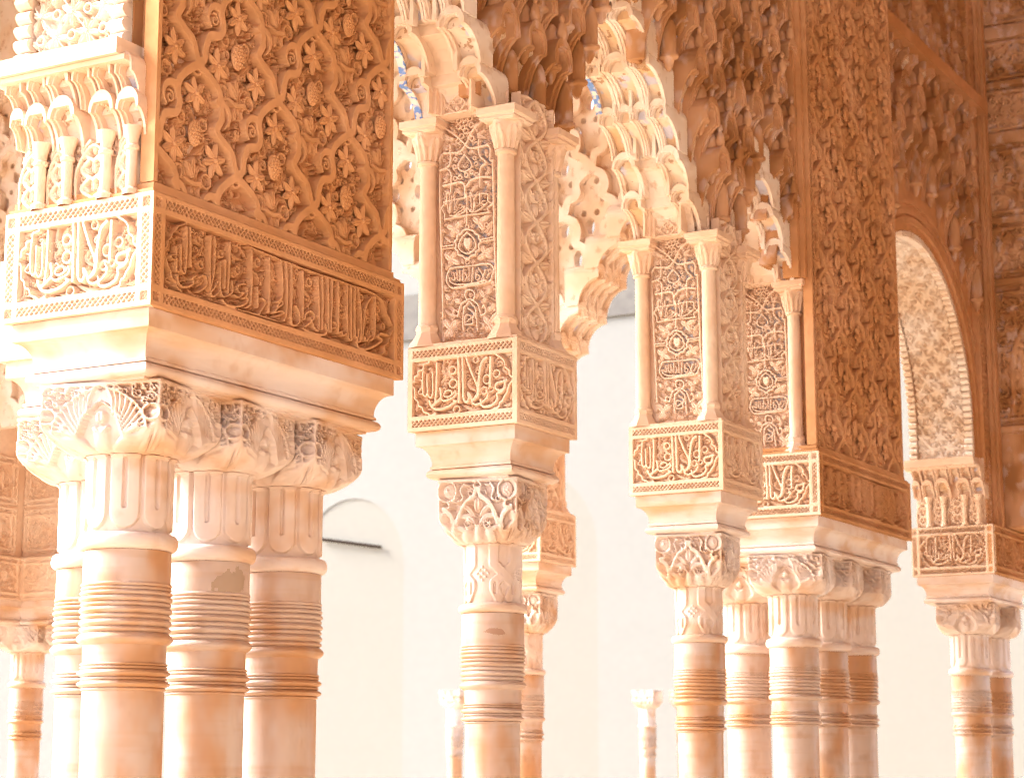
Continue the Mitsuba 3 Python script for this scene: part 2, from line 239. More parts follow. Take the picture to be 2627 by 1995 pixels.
T_FRIEZE="""f 73 0 1762,2689 1564,2643 1336,2536 1142,2449 1049,2331 892,2189 833,2049 708,1936 698,1807 559,1671;f 73 0 566,1526 688,1342 759,1210 878,1088 917,949 1084,857 1139,721 1323,653 1424,589 1723,585 3010,584 4417,640 5885,653;l 90 0 1064,1847 1088,1471 1101,1198 1185,1163 1270,1234 1283,1513 1264,1934;l 90 0 1296,1240 1399,1160 1499,1283 1521,2119 1487,2507;l 90 0 1652,2524 1695,1944 1725,1416;l 64 0 1017,1603 840,1543 910,1453 1055,1495;l 102 0 1140,1059 1189,858 1383,771 1645,829 1872,977 1816,1094 1962,1210;l 94 0 2098,1174 2263,1273 2434,1244 2443,1030 2247,862 2115,781;o 73 77 2268,1145;l 94 0 2586,2489 2591,1709 2599,955;l 85 0 2774,2510 2806,1755 2739,1307 2634,940;l 85 0 2949,1221 2819,1043 2655,858 2761,772 2962,899 3078,1031;l 85 0 3079,1836 3081,1379 3094,1056 3224,864 3482,960 3652,1092 3633,1384;l 85 0 3301,1949 3301,1534 3283,1116;l 90 0 3490,2496 3481,1681 3444,1018;l 85 0 4243,1444 3978,1367 3895,1218 4022,1134 4217,1185 3974,993 3743,1012;o 56 51 3798,1407;l 98 0 3211,753 3389,662 3880,693 4283,856 4403,1023 4241,1024;l 90 0 4336,1352 4369,1160 4188,1002;d 73 0 3732,857;d 73 0 4014,891;l 94 0 4545,2508 4558,1687 4557,1242 4515,902 4359,761;l 90 0 4857,1459 4875,1173 4879,862;l 90 0 5124,1178 5274,1096 5134,912 4923,671 4670,644;l 94 0 5410,2473 5447,1647 5432,836;o 85 102 2100,2282;o 85 102 3155,2103;o 85 111 3961,1794;o 85 124 4920,2232;o 85 111 2249,1592;v 128 0 2405,2318 2380,2096 2104,1819 1810,1627;v 128 0 1350,2230 1189,2130 1034,1946;v 128 0 1921,2144 1896,1946 1970,1790;v 128 0 3639,2309 3928,2173 4323,2170;v 128 0 3774,1567 4161,1692 4365,2002;v 128 0 4728,1990 5025,1874 5110,1578;v 128 0 4704,1672 4783,1510 4679,1356;v 128 0 1888,1365 2091,1344 2424,1479;v 107 0 1176,982 1408,945 1634,1077;v 128 0 642,1290 622,1034 665,792;v 128 0 611,571 834,638 992,733;v 128 0 657,2347 697,2187 640,2005;v 128 0 5633,2499 5790,2306 5614,1997 5809,1766 5631,1504;v 128 0 1779,809 1917,709 2187,678;v 107 0 3238,2637 2936,2372 2944,2177;f 84 0 4373,2588 5546,2548 7171,2520 8869,2529 10421,2544 10877,2533 11246,2492 11573,2388 11716,2235 11814,2046 12005,1874 12173,1698;f 84 0 12177,1516 12017,1279 11927,1081 11742,944 11700,756 11517,621 10920,568 9798,560 8493,562 6821,573 5617,540;l 109 0 6007,2491 6088,1903 6072,1418 5831,1214;l 104 0 6270,2475 6336,1713 6320,985 6208,723;l 104 0 6534,2470 6578,1762 6577,793 6776,686 6996,861 6967,1110 6798,1284;l 89 0 5836,1083 6028,1289 6119,1211 5876,1055 5684,863 5999,971 6200,950 5767,759;d 84 0 6046,765;o 54 64 6776,928;l 104 0 7132,2426 7177,1639 7156,1000;l 99 0 7260,972 7338,1157 7584,1278 7776,1143 7553,917 7308,761;l 104 0 7548,1075 7808,781 8018,820 8005,1557 7928,2421;l 114 0 7187,666 7646,616 8234,663 8442,825 8343,1029;l 109 0 8160,2494 8216,1599 8208,831;l 109 0 8460,2482 8513,1657 8550,820;l 104 0 8697,2481 8697,1693 8656,840;l 89 0 8696,946 8910,1024 8928,1152 8777,1160;l 109 0 9045,2465 9072,1767 9065,915;l 94 0 9088,869 9260,951 9328,839 9523,950;d 74 0 8337,1226;l 104 0 9550,2481 9550,1609 9603,914 9726,760;l 104 0 9750,2471 9770,1651 9792,772;l 104 0 9972,2516 9970,1690 10018,990 10179,969 10205,1227;d 74 0 10157,1358;l 109 0 10161,2478 10301,1881 10361,1256 10281,823;l 109 0 10926,2376 10658,2104 10532,1671 10433,1066 10237,802 10124,858;l 109 0 11118,2440 11146,1788 11113,1191 10934,992;o 84 89 10861,1208;l 89 0 10908,1128 10640,913 10547,1011;l 119 0 10104,766 10197,618 10601,634 11098,824 11553,1091 11344,1156 11502,1309 11945,1312;o 99 129 7556,2183;o 89 99 10427,2276;o 89 104 9239,1737;o 89 99 11706,1584;o 89 74 11390,2248;v 149 0 7342,2360 7271,1976 7567,1816 7742,1604 7334,1279;v 149 0 6761,2409 6916,2075 6673,1964 6948,1715 6710,1473;v 149 0 9220,2476 9403,2185 9191,1916;v 149 0 11255,2041 11490,1906 11310,1639;v 149 0 8881,2080 8848,1723 8899,1433;v 149 0 10660,2028 10937,1877 10718,1476;v 149 0 9203,1441 9340,1217 9258,1026;v 149 0 8240,1951 8313,1618 8257,1359;v 149 0 8834,649 9267,677 9531,625;v 149 0 11835,961 11793,747 11611,560;v 149 0 11710,2520 11948,2384 12048,2091;v 149 0 5678,2179 5807,1894 5618,1615"""
T_PANEL="""f 102 0 -1433,6830 -1384,5569 -1313,3829 -1242,2105 -1215,1080;f 102 0 924,6904 973,5248 1022,3537 1101,1838 1139,1162;f 102 0 -1315,8088 -1327,8582 -1290,9000 -1134,9327 -859,9495 -623,9492 -722,9649 -406,9334 -384,8856;f 102 0 687,8269 635,8834 549,9162 354,9421 4,9513 -230,9358 -286,8841;f 89 0 -391,10265 -397,9772;o 82 96 -579,8694;o 82 96 -79,8710;o 82 89 -598,8451;o 82 96 -23,8443;o 82 102 -285,8560;o 82 82 -325,8724;o 82 96 -458,8063;o 82 89 -594,7891;o 82 96 -107,8044;o 82 89 10,7904;o 82 102 -264,8242;o 82 82 -382,8383;f 116 0 -1208,8511 -615,8051 -261,7684 12,7510 708,7538;f 116 0 473,8546 9,8165 -261,7684 -573,7451 -1240,7498;f 102 0 -947,7787 -935,7086 -1118,6903 -1433,6827;f 102 0 -1118,6886 -900,6628 -908,5864;f 102 0 321,7804 346,7210 632,6857 402,6666 385,5926;f 96 0 688,7592 831,7346 813,6934 940,6915;f 96 0 -1319,7457 -1435,7194 -1433,6844;f 116 0 -1251,6208 -449,6244 -254,6033 -22,6253 403,6320 826,6270;f 116 0 -285,6055 -271,5638;f 89 0 -299,7306 -562,6997 -549,6786 -295,6638 -16,6744 -25,6953 -299,7306;v 61 0 -296,6767 -414,6958;v 61 0 -296,6767 -297,7028;v 61 0 -296,6767 -172,6922;v 171 0 -299,7341 -377,7492 -300,7620;v 154 0 -416,7358 -611,7422 -767,7271;v 154 0 -182,7323 12,7399 168,7237;o 68 75 -765,6904;o 68 75 189,6887;o 75 82 -723,6429;o 75 82 -509,6450;o 75 82 -236,6498;o 75 75 15,6583;o 75 75 229,6449;o 68 68 130,7104;o 68 68 -728,7195;v 123 0 -490,6604 -607,6516;v 123 0 -101,6652 171,6405;v 253 0 -935,9014 -740,9299;v 239 0 -915,9011 -580,8747;v 239 0 -915,9011 -972,8703;v 239 0 -915,9028 -1134,9222;v 253 0 161,9050 -54,9330;v 253 0 181,9047 471,9262;v 239 0 181,9029 395,8733;v 239 0 161,9015 -111,8848;v 171 0 -1011,8533 -773,8286 -812,8152;v 171 0 241,8513 125,8322 281,8123;v 205 0 -1246,8288 -968,8035 -772,8040;v 205 0 552,8151 281,7984 630,7861;v 171 0 -1202,7720 -1044,7626;v 171 0 592,7382 632,7064;v 171 0 -1312,6547 -1076,6409 -1311,6303;v 171 0 710,6708 710,6466 557,6419;v 171 0 480,6154 750,6047 635,5823;v 171 0 -1191,6008 -994,5876 -1228,5770;v 205 0 -760,6052 -564,5886 -407,5691;v 205 0 288,6043 57,5903 -58,5678;v 205 0 -451,10486 -452,10663;v 171 0 -587,10085 -428,9883 -273,10068;f 89 0 -1227,5561 -252,5618 655,5648 732,5363 943,5197;f 89 0 -1163,4880 -248,4915 791,4896;f 89 0 -1163,4880 -1185,5125 -1304,5349 -1187,5472 -1227,5561;f 89 0 791,4896 714,5078 905,5189;l 75 0 -1109,5462 -1052,5870 -954,5857 -950,5198;l 75 0 -1080,5874 -1009,5206 -911,5158 -844,5772;l 75 0 -739,5862 -716,5167;l 68 0 -582,5563 -659,5366 -599,5185 -754,5068;o 61 82 -483,5308;l 68 0 -406,5332 -327,5183 -637,5018;l 82 0 -289,5282 -249,5104 -559,4973 -949,4990;d 75 0 -540,5074;d 75 0 -443,5096;o 48 55 -563,5664;l 82 0 -194,5769 -171,4990;l 82 0 -39,5765 21,5171 -36,5075 -134,5192;l 75 0 19,5757 175,5288 99,5057;l 75 0 289,5754 136,5431 118,5055 22,4999;l 75 0 385,5723 387,5293;o 61 68 233,5280;o 55 61 425,5254;l 68 0 617,5365 483,5349 541,5221 675,5254;l 82 0 713,5283 483,5109 176,4995 -56,5044;l 55 0 541,5015 637,5036;d 61 0 598,5505;f 102 0 -210,4927 -189,4546;o 75 82 -188,4470;f 68 0 -295,4903 -286,4627;v 307 0 -751,4481 -1103,4648;v 307 0 -751,4481 -403,4746;v 307 0 -751,4481 -885,4171;v 259 0 -751,4481 -497,4276;v 307 0 293,4603 61,4788;v 307 0 293,4603 791,4794;v 307 0 293,4603 524,4282;o 68 82 658,4435;v 171 0 639,4130 792,4418 944,4568;f 109 0 -188,4374 -362,4335 -439,4235 -594,4186 -612,4051 -709,3960 -650,3815 -688,3683 -590,3568 -551,3426 -396,3372 -163,3207 29,3320 182,3335 220,3450 354,3519 334,3692 411,3818 334,3965 333,4067 179,4155 102,4268 -188,4374;f 96 0 -168,4251 -457,3997 -521,3662 -164,3419 189,3607 142,3921 -168,4251;l 239 0 -225,3950 -212,3794 -146,3683;l 205 0 -70,3948 -81,3778 -146,3666;f 89 0 -1332,3832 -767,3830;f 68 0 -1332,3746 -766,3744;f 89 0 411,3887 983,3916;f 68 0 411,3801 983,3831;o 68 89 -163,3098;f 82 0 -183,3278 -182,3175;v 307 0 -899,3297 -1193,3539;v 307 0 -899,3297 -726,3584;v 307 0 -899,3297 -510,3079;v 273 0 -899,3297 -975,2998;v 307 0 584,3354 449,3677;v 307 0 584,3354 908,3518;v 307 0 584,3354 260,3156;v 273 0 584,3354 832,3188;f 96 0 -1013,2763 -936,2890 -820,2945 30,2928 681,2935 909,2822 986,2627 910,2433 797,2244 225,2175 -737,2167 -971,2296 -1070,2530 -1013,2763;l 75 0 -606,2817 -585,2507 -507,2413 -461,2493 -489,2803;l 75 0 -741,2765 -681,2518 -778,2461 -856,2573;l 82 0 -316,2850 -352,2378;l 82 0 -237,2364 -160,2525 -238,2671;l 82 0 -66,2855 -63,2344;l 82 0 88,2853 52,2297;l 75 0 242,2682 224,2412 339,2331 377,2496 262,2544;l 75 0 337,2806 587,2370 416,2288;l 75 0 643,2702 492,2347;o 61 68 796,2633;l 75 0 796,2548 682,2359;l 89 0 -934,2582 -855,2385 -545,2264 110,2239 682,2291;d 75 0 -63,2242;d 68 0 376,2700;f 96 0 -156,1625 -253,1823 -196,1986 -43,2019 130,1915 169,1741 74,1600 -41,1663 -156,1625;v 171 0 -42,1714 -50,1935;f 96 0 -285,473 -344,716 -326,1052 -289,1352 -175,1441 -60,1564 75,1414 190,1300 229,992 268,651 307,411;f 96 0 -576,1045 -482,1373 -386,1532 -175,1611;f 96 0 458,967 342,1317 266,1460 74,1600;f 89 0 -576,1045 -770,1167 -694,1312 -577,1214;f 89 0 458,967 647,1081 571,1359 495,1266;l 82 0 -248,739 -230,1008 -115,1063 38,945 -153,797;l 96 0 -97,1297 152,1084 96,905 97,703 -229,687;v 341 0 -902,605 -1195,1009;v 341 0 -902,605 -614,947;v 341 0 -902,605 -1152,292;v 273 0 -902,605 -804,290;v 376 0 781,630 1177,1057;v 307 0 781,630 496,963;v 341 0 781,630 1065,266;v 273 0 781,630 611,346;v 273 0 -929,1763 -1144,1957;v 239 0 -774,1779 -737,2048;v 273 0 -735,1707 -445,1607;f 48 0 -927,1524 -735,1741;v 273 0 570,1696 378,1954;v 273 0 608,1759 835,1969;v 239 0 646,1654 456,1439;v 273 0 875,1191 988,1380;f 48 0 570,1764 1063,1472;v 273 0 837,1195 723,1207;v 171 0 -1159,1414 -964,1188 -654,1087;v 171 0 -498,867 -691,752 -535,533;v 171 0 344,744 535,589 383,437;v 205 0 -55,348 -227,231;v 205 0 -55,348 118,196;v 171 0 -1131,2914 -1054,3110;v 171 0 -434,3240 -355,3026;v 171 0 106,3174 68,2975;v 137 0 -557,4663 -401,4505;v 137 0 24,4552 -14,4386;v 171 0 -1218,4231 -1021,4068 -865,3980;v 171 0 868,4237 716,3984;v 171 0 -1180,4399 -1337,4557;v 205 0 872,2269 987,2053;v 205 0 -1125,2092 -1166,2336;v 137 0 -427,1978 -387,1736;v 137 0 264,1866 227,1667"""
ZF, HF = 2.842, 0.32            # underside and height of the inscribed friezes
# ------------------------------------------------------------------ carved panels
def sq_frieze(w, h, res, side, seed=3):
    """square inscribed block; side: also upright lattice strips"""
    c = Carve(w, h, res); m = .0225 if not side else .012
    tx = .045 if side else 0.0
    u0, u1 = m+tx, w-m-tx
    v0, v1 = .058, h-.056
    c.H[:] = 1.0
    c.clear(u0, u1, v0, v1)
    for a, b in ((.016, .041), (h-.040, h-.014)):
        x0, x1 = (u0 if side else m), (u1 if side else w-m)
        c.clear(x0, x1, a, b, 0); c.lattice(x0, x1, a, b, .0185, .0058, 1.0)
        if side:
            for q in (m, w-m-.024): c.clear(q, q+.024, a, b, .68); c.lattice(q, q+.024, a, b, .0115, .004)
    if side:
        for q in (m, w-m-.024): c.clear(q, q+.024, v0+.004, v1-.004, .68); c.lattice(q, q+.024, v0+.004, v1-.004, .0185, .0058, 1.0)
    K = (u1-u0)/(.471-.045)
    txt = Carve(w, h, res)
    import re
    rows = T_BLOCK
    if abs(K-1) > .02 or side:
        def sc(m_): a, b = m_.group(0).split(','); return f"{int(u0*1e4+(int(a)-225)*K)},{b}"
        rows = re.sub(r'-?\d+,-?\d+', sc, rows)
    c2 = Carve(w, h, res); c2.draw(rows, 0, 0, lw=.86)
    c2.filler(random.Random(seed), 420, u0, u1, v0, v1, .0135, .62)
    sl = c2.win(u0-.004, u1+.004, v0-.004, v1+.004)
    c.H[sl] = np.maximum(c.H[sl], c2.H[sl]); return c
def long_frieze(w, h, res, seed=5):
    c = Carve(w, h, res); K = w/1.281; m, q = .012, .024
    u0, u1, v0, v1 = m+.042, w-m-.042, .058, h-.056
    c.H[:] = 1.0; c.clear(u0, u1, v0, v1)
    for a, b in ((.016, .041), (h-.040, h-.014)):
        c.clear(u0, u1, a, b, 0); c.lattice(u0, u1, a, b, .0185, .0058, 1.0)
        for s in (m, w-m-q): c.clear(s, s+q, a, b, .68); c.lattice(s, s+q, a, b, .0115, .004)
    for s in (m, w-m-q): c.clear(s, s+q, v0+.004, v1-.004, .68); c.lattice(s, s+q, v0+.004, v1-.004, .0185, .0058, 1.0)
    import re
    def sc(m_): a, b = m_.group(0).split(','); return f"{int(int(a)*K)},{b}"
    c2 = Carve(w, h, res); c2.draw(re.sub(r'-?\d+,-?\d+', sc, T_FRIEZE), 0, 0, lw=.86)
    c2.filler(random.Random(seed), 1300, u0, u1, v0, v1, .0135, .62)
    sl = c2.win(u0-.004, u1+.004, v0-.004, v1+.004)
    c.H[sl] = np.maximum(c.H[sl], c2.H[sl]); return c
SEB_R = [(0, 0), (.049, -.019), (.099, -.050), (.113, -.102), (.112, -.137), (.094, -.172), (.123, -.196), (.164, -.219), (.184, -.259), (.196, -.287)]
SEB_L = [(0, 0), (-.038, -.025), (-.079, -.063), (-.090, -.099), (-.080, -.135), (-.094, -.168), (-.140, -.185), (-.159, -.223), (-.166, -.262), (-.196, -.287)]
HOOK_R = [(.100, -.086), (.132, -.086), (.152, -.106), (.150, -.132), (.132, -.156)]
HOOK_L = [(-.092, -.086), (-.124, -.088), (-.146, -.106), (-.150, -.132), (-.136, -.156)]
DY, DZ = .386, .2865
def sebka_points(w, h, oy, oz):
    out = []
    for j in range(-3, 14):
        for i in range(-3, int(w/DY)+3):
            y, z = oy+i*DY+(j % 2)*DY/2, oz+j*DZ
            if -.3 < y < w+.3 and -.2 < z < h+.45: out.append((y, z))
    return out
def sebka(w, h, res, oy, oz, seed=1, detail=True, flowers=True):
    c = Carve(w, h, res); R = random.Random(seed)
    P = sebka_points(w, h, oy, oz)
    for y, z in P:
        j = lambda L: [(y+a, z+b) for a, b in L]
        for L, k in ((SEB_R, 1), (SEB_L, 1)): c.stroke(j(L), .033, 1.0, 'letter')
        for L in (HOOK_R, HOOK_L): c.stroke(j(L), .036, .98, 'letter', taper=.75)
        for s in (-1, 1): c.spiral((y+s*.120, z-.129), .019, 1.2 if s > 0 else 1.9, s*1.3, .010, .95)
        c.ring((y, z-.012), .019, .012, .9)
        for s in (-1, 1):
            c.ring((y+s*.066, z-.330), .021, .010, .7); c.ring((y+s*.066, z-.330), .010, .007, .5)
            c.ring((y+s*.139, z-.062+.02*s), .020, .010, .7); c.ring((y+s*.05, z-.165), .017, .009, .6)
            # feathered half palmettes
            c.stroke(j([(s*.012, -.15), (s*.045, -.185), (s*.075, -.215)]), .036, .5, 'leaf')
            c.stroke(j([(s*.02, -.26), (s*.055, -.235), (s*.08, -.205)]), .032, .6, 'leaf')
            c.stroke(j([(s*.03, -.38), (s*.06, -.40), (s*.10, -.385)]), .034, .62, 'leaf')
            c.stroke(j([(s*.15, -.10), (s*.17, -.06), (s*.16, -.02)]), .034, .6, 'leaf')
            c.stroke(j([(s*.03, -.30), (s*.062, -.285), (s*.09, -.31)]), .03, .6, 'leaf')
            c.spiral((y+s*.045, z-.21), .017, 1.0, s*1.2, .008, .6)
        # lotus under the cone
        for a, b, wd in ((-.03, -.29, .030), (.03, -.29, .030), (0, -.275, .034)): c.stroke(j([(0, -.335), (a, b)]), wd, .92, 'leaf')
        c.stroke(j([(-.035, -.345), (0, -.352), (.035, -.345)]), .018, .8, 'letter'); c.stroke(j([(0, -.36), (0, -.40)]), .024, .8, 'leaf')
    if detail: c.filler(R, int(3600*w*h), 0, w, 0, h, .0150, .60, .30)
    return c, P
def petal(L, W, Hh):
    """a leaf shaped petal along +x, ridge in the middle, in the xy plane, rising +z"""
    t = np.linspace(0, 1, 6); wd = W*np.sin(np.pi*np.clip(t*.86+.1, 0, 1))**.8; wd[-1] = 0
    v = []
    for a, b in zip(t, wd): v += [(L*a, b, .25*Hh), (L*a, b*.35, Hh*(.9-.25*a)), (L*a, 0, Hh*(.62-.2*a)), (L*a, -b*.35, Hh*(.9-.25*a)), (L*a, -b, .25*Hh)]
    v += [(L*a, b, -.3*Hh) for a, b in zip(t, wd)]+[(L*a, -b, -.3*Hh) for a, b in zip(t, wd)]
    f = []
    for k in range(5):
        for i in range(4): f += [(5*k+i, 5*k+i+1, 5*k+i+6), (5*k+i, 5*k+i+6, 5*k+i+5)]
        f += [(30+k, 5*k, 5*k+5), (30+k, 5*k+5, 31+k), (36+k, 5*k+9, 5*k+4), (36+k, 37+k, 5*k+9)]
    m = trimesh.Trimesh(np.array(v), np.array(f)[:, ::-1], process=False); return m
def flower_mesh(r, n=6, hgt=.010, seed=0):
    R = random.Random(seed); ms = []
    for k in range(n):
        p = petal(r*R.uniform(.9, 1.08), r*.235, hgt); p.apply_transform(trimesh.transformations.rotation_matrix(math.pi/2+k*2*math.pi/n+R.uniform(-.08, .08), (0, 0, 1))); ms.append(p)
    d = trimesh.creation.icosphere(1, r*.16); d.apply_scale((1, 1, .7)); d.apply_translation((0, 0, hgt*.8)); ms.append(d)
    return cat(*ms)
def cone_mesh():
    ms = []; b = trimesh.creation.icosphere(2, 1); b.apply_scale((.030, .044, .013)); ms.append(b)
    for i in range(-3, 4):
        for j in range(-2, 3):
            x, y = j*.0125+(i % 2)*.006, i*.0115
            q = (x/.028)**2+(y/.042)**2
            if q < .85:
                d = trimesh.creation.icosphere(1, .0056); d.apply_translation((x, y, .012*math.sqrt(1-q))); ms.append(d)
    return cat(*ms)
FACE_R = T(np.array([[0, 0, 1, 0], [1, 0, 0, 0], [0, 1, 0, 0], [0, 0, 0, 1.0]]))   # x->y, y->z, z->x
FLOWERS = [mikit.ply(flower_mesh(.058, 6, .011, s), 'mat_plaster', smooth=40) for s in range(3)]
CONE = mikit.ply(cone_mesh(), 'mat_plaster', smooth=50)
def strew(parent, P, w, h, X, Y0, Z0, panel, seed):
    R = random.Random(seed)
    for y, z in P:
        for a, b, kind in ((0, -.086, 0), (.094, -.262, 0), (-.094, -.262, 0), (.002, -.205, 1)):
            u, v = y+a, z+b
            if .05 < u < w-.05 and .05 < v < h-.05:
                d = CONE if kind else FLOWERS[R.randrange(3)]
                part(parent, panel+('__pine_cone' if kind else '__flower'), d, 'plaster', to=T().translate([X, Y0+u, Z0+v]) @ FACE_R @ T().rotate([0, 0, 1], R.uniform(-14, 14) if not kind else 0).scale(R.uniform(.86, 1.0)))
# ------------------------------------------------------------------ piers
IMPOST = [(.022, ZF), (.022, 2.792)]+arc(.024, 2.789, .068, 2.717, 1, 8)+[(.062, 2.713), (.062, 2.705), (.073, 2.703)]+[(.070-.019*math.sin(a), 2.685+.017*math.cos(a)) for a in np.linspace(0.2, math.pi, 9)]+[(.085, 2.667), (.085, 2.660)]
def impost(parent, x0, x1, y0, y1): part(parent, 'marble_impost', rectsweep(x0, x1, y0, y1, IMPOST), 'marble', smooth=35)
def ellip(n, fn): return [fn(t) for t in np.linspace(0, 1, n)]
PAT = {}
def cap_pattern(kind, vh, res):
    if (kind, vh, res) in PAT: return PAT[kind, vh, res]
    c = Carve(2.0, vh, res)
    def X(p): return [(1+a, vh-b) for a, b in p]
    def XM(p): return [(1-a, vh-b) for a, b in p]
    def both(p, *a, **k): c.stroke(X(p), *a, **k); c.stroke(XM(p), *a, **k)
    c.rect(0, 2, vh-.07, vh, 1.0); c.rect(0, .04, 0, vh, .9); c.rect(1.96, 2, 0, vh, .9)
    if kind == 'disc':
        for s in (-1, 1):
            c.dot((1+s*.76, vh-.27), .19, .9); c.ring((1+s*.76, vh-.27), .235, .07, 1.0)
            for k in range(10): a = k*math.pi/5; c.stroke([(1+s*.76+.05*math.cos(a), vh-.27+.05*math.sin(a)), (1+s*.76+.16*math.cos(a), vh-.27+.16*math.sin(a))], .022, 1, 'round', cut=True, base=.62)
            c.spiral((1+s*.165, vh-.32), .10, 1.6, s*1.4, .05); c.spiral((1+s*.52, vh-.46), .10, 1.6, -s*1.3, .055)
            c.spiral((1+s*.23, vh-1.02), .10, .5, -s*1.4, .06)
        both([(.02, .07), (.10, .15), (.02, .26)], .06); both([(.03, .22), (.09, .40), (.28, .52), (.43, .75), (.52, .98)], .13)
        both([(.33, .12), (.42, .25), (.36, .42), (.42, .50)], .07); both([(.20, .14), (.30, .16)], .05)
        c.stroke(X([(0, .44), (0, .74)]), .26, 1, 'leaf'); both([(.34, .60), (.20, .70), (.04, .86)], .17, 1, 'leaf'); both([(.52, .86), (.30, .84), (.16, .90), (.02, 1.06)], .17, 1, 'leaf')
        both([(.84, .66), (.66, .82), (.60, 1.0), (.62, 1.10)], .15); both([(.90, .78), (.99, .96), (.88, 1.10)], .20, .9, 'round'); both([(.72, .52), (.70, .62), (.80, .66)], .08)
        both([(.60, 1.08), (.40, 1.12), (.28, 1.22)], .16, 1, 'leaf'); both([(.95, 1.12), (.75, 1.20), (.55, 1.15)], .15, 1, 'leaf')
        both([(.30, 1.18), (.40, 1.34), (.40, vh)], .26, .85, 'round'); both([(.80, 1.22), (.82, 1.36), (.85, vh)], .30, .8, 'round'); c.stroke(X([(0, 1.12), (0, vh)]), .24, .9, 'round')
    else:
        out = np.array(catmull([(.80, .95), (.74, .69), (.58, .42), (.30, .20), (0, .06)], 8)); inn = np.array(catmull([(.40, 1.02), (.34, .85), (.28, .66), (.15, .48), (0, .36)], 8))
        for s in (1, -1):
            f = X if s == 1 else XM
            c.stroke(f(out), .05, 1.0, smooth=False); c.stroke(f(inn), .035, .9, smooth=False)
            c.stroke(f((out[:-3]+inn[:-3])/2), .30, .55, 'flat', smooth=False)
            for k in range(2, len(out)-1, 3): q = inn[max(0, k-9)]; c.stroke(f([out[k], out[k]*.5+q*.5+(.03, -.02), q+(0, .02)]), .078, .95, 'round')
            c.ring((1+s*.87, vh-.62), .15, .07, 1.0); c.dot((1+s*.94, vh-.64), .11, .85)
            for (a, b, r, q) in ((.63, .25, .10, 1), (.86, .33, .10, -1), (.40, .20, .08, 1), (.90, .15, .07, 1), (.56, .12, .06, -1), (.75, .14, .06, 1), (.74, .40, .07, -1), (.28, .12, .06, 1)): c.spiral((1+s*a, vh-b), r, 2.2*s, s*q*1.4, .045)
            c.spiral((1+s*.60, vh-.86), .06, 1.0, -s*1.3, .05)
            c.stroke(f([(.80, .95), (.70, 1.08), (.45, 1.12), (.30, vh)]), .26, .9, 'round'); c.stroke(f([(.95, .85), (.86, 1.0), (.84, vh)]), .22, .85, 'round')
        c.stroke(X([(0, .58), (0, .76)]), .22, .9, 'leaf'); both([(.02, .98), (.13, .84)], .12, .85, 'leaf'); c.stroke(X([(0, .98), (0, vh)]), .30, .7, 'round')
        c.filler(random.Random(4), 40, .05, 1.95, vh-.45, vh-.08, .09, .7)
    PAT[kind, vh, res] = c; return c
def capital_mesh(s, zt, zb, rb, kind, ncol, depth=.021):
    vh = 1.42 if kind == 'disc' else 1.32
    c = cap_pattern(kind, vh, 2.0/ncol)
    ny, nx = c.H.shape; rows = []
    for j in range(ny-1, -1, -1):
        v = 1-j/(ny-1); z = zt+(zb-zt)*v; x = max(0, (v-.66)/.34)
        S = rb+(s-rb)*math.sqrt(max(0, 1-x**2.2)); ip = .012+(.5-.012)*(np.clip((v-.60)/.40, 0, 1)**1.3); p = 1/ip
        t = np.linspace(-1, 1, nx); den = (1+np.abs(t)**p)**(1/p)
        d = depth*(1-c.H[j])*(1-.6*max(0, (v-.8)/.2)); ring = []
        for k in range(4):
            a = k*math.pi/2-math.pi/2; n, e = np.array([math.cos(a), math.sin(a)]), np.array([-math.sin(a), math.cos(a)])
            ring.append((S/den-d)[:, None]*n+((S-d)*t/den)[:, None]*e)
        ring = np.concatenate(ring); rows.append(np.column_stack([ring, np.full(len(ring), z)]))
    r = rows[-1].copy(); r[:, :2] *= .8; rows.append(r)
    r = rows[0].copy(); r[:, :2] *= .5; rows.insert(0, r)
    v = np.concatenate(rows); n = 4*nx; m = len(rows)
    i = (np.arange(m-1)[:, None]*n+np.arange(n)[None]).ravel(); jn = (np.arange(m-1)[:, None]*n+(np.arange(n)[None]+1) % n).ravel()
    return trimesh.Trimesh(v, np.vstack([np.stack([i, i+n, jn+n], 1), np.stack([i, jn+n, jn], 1)]), process=False)
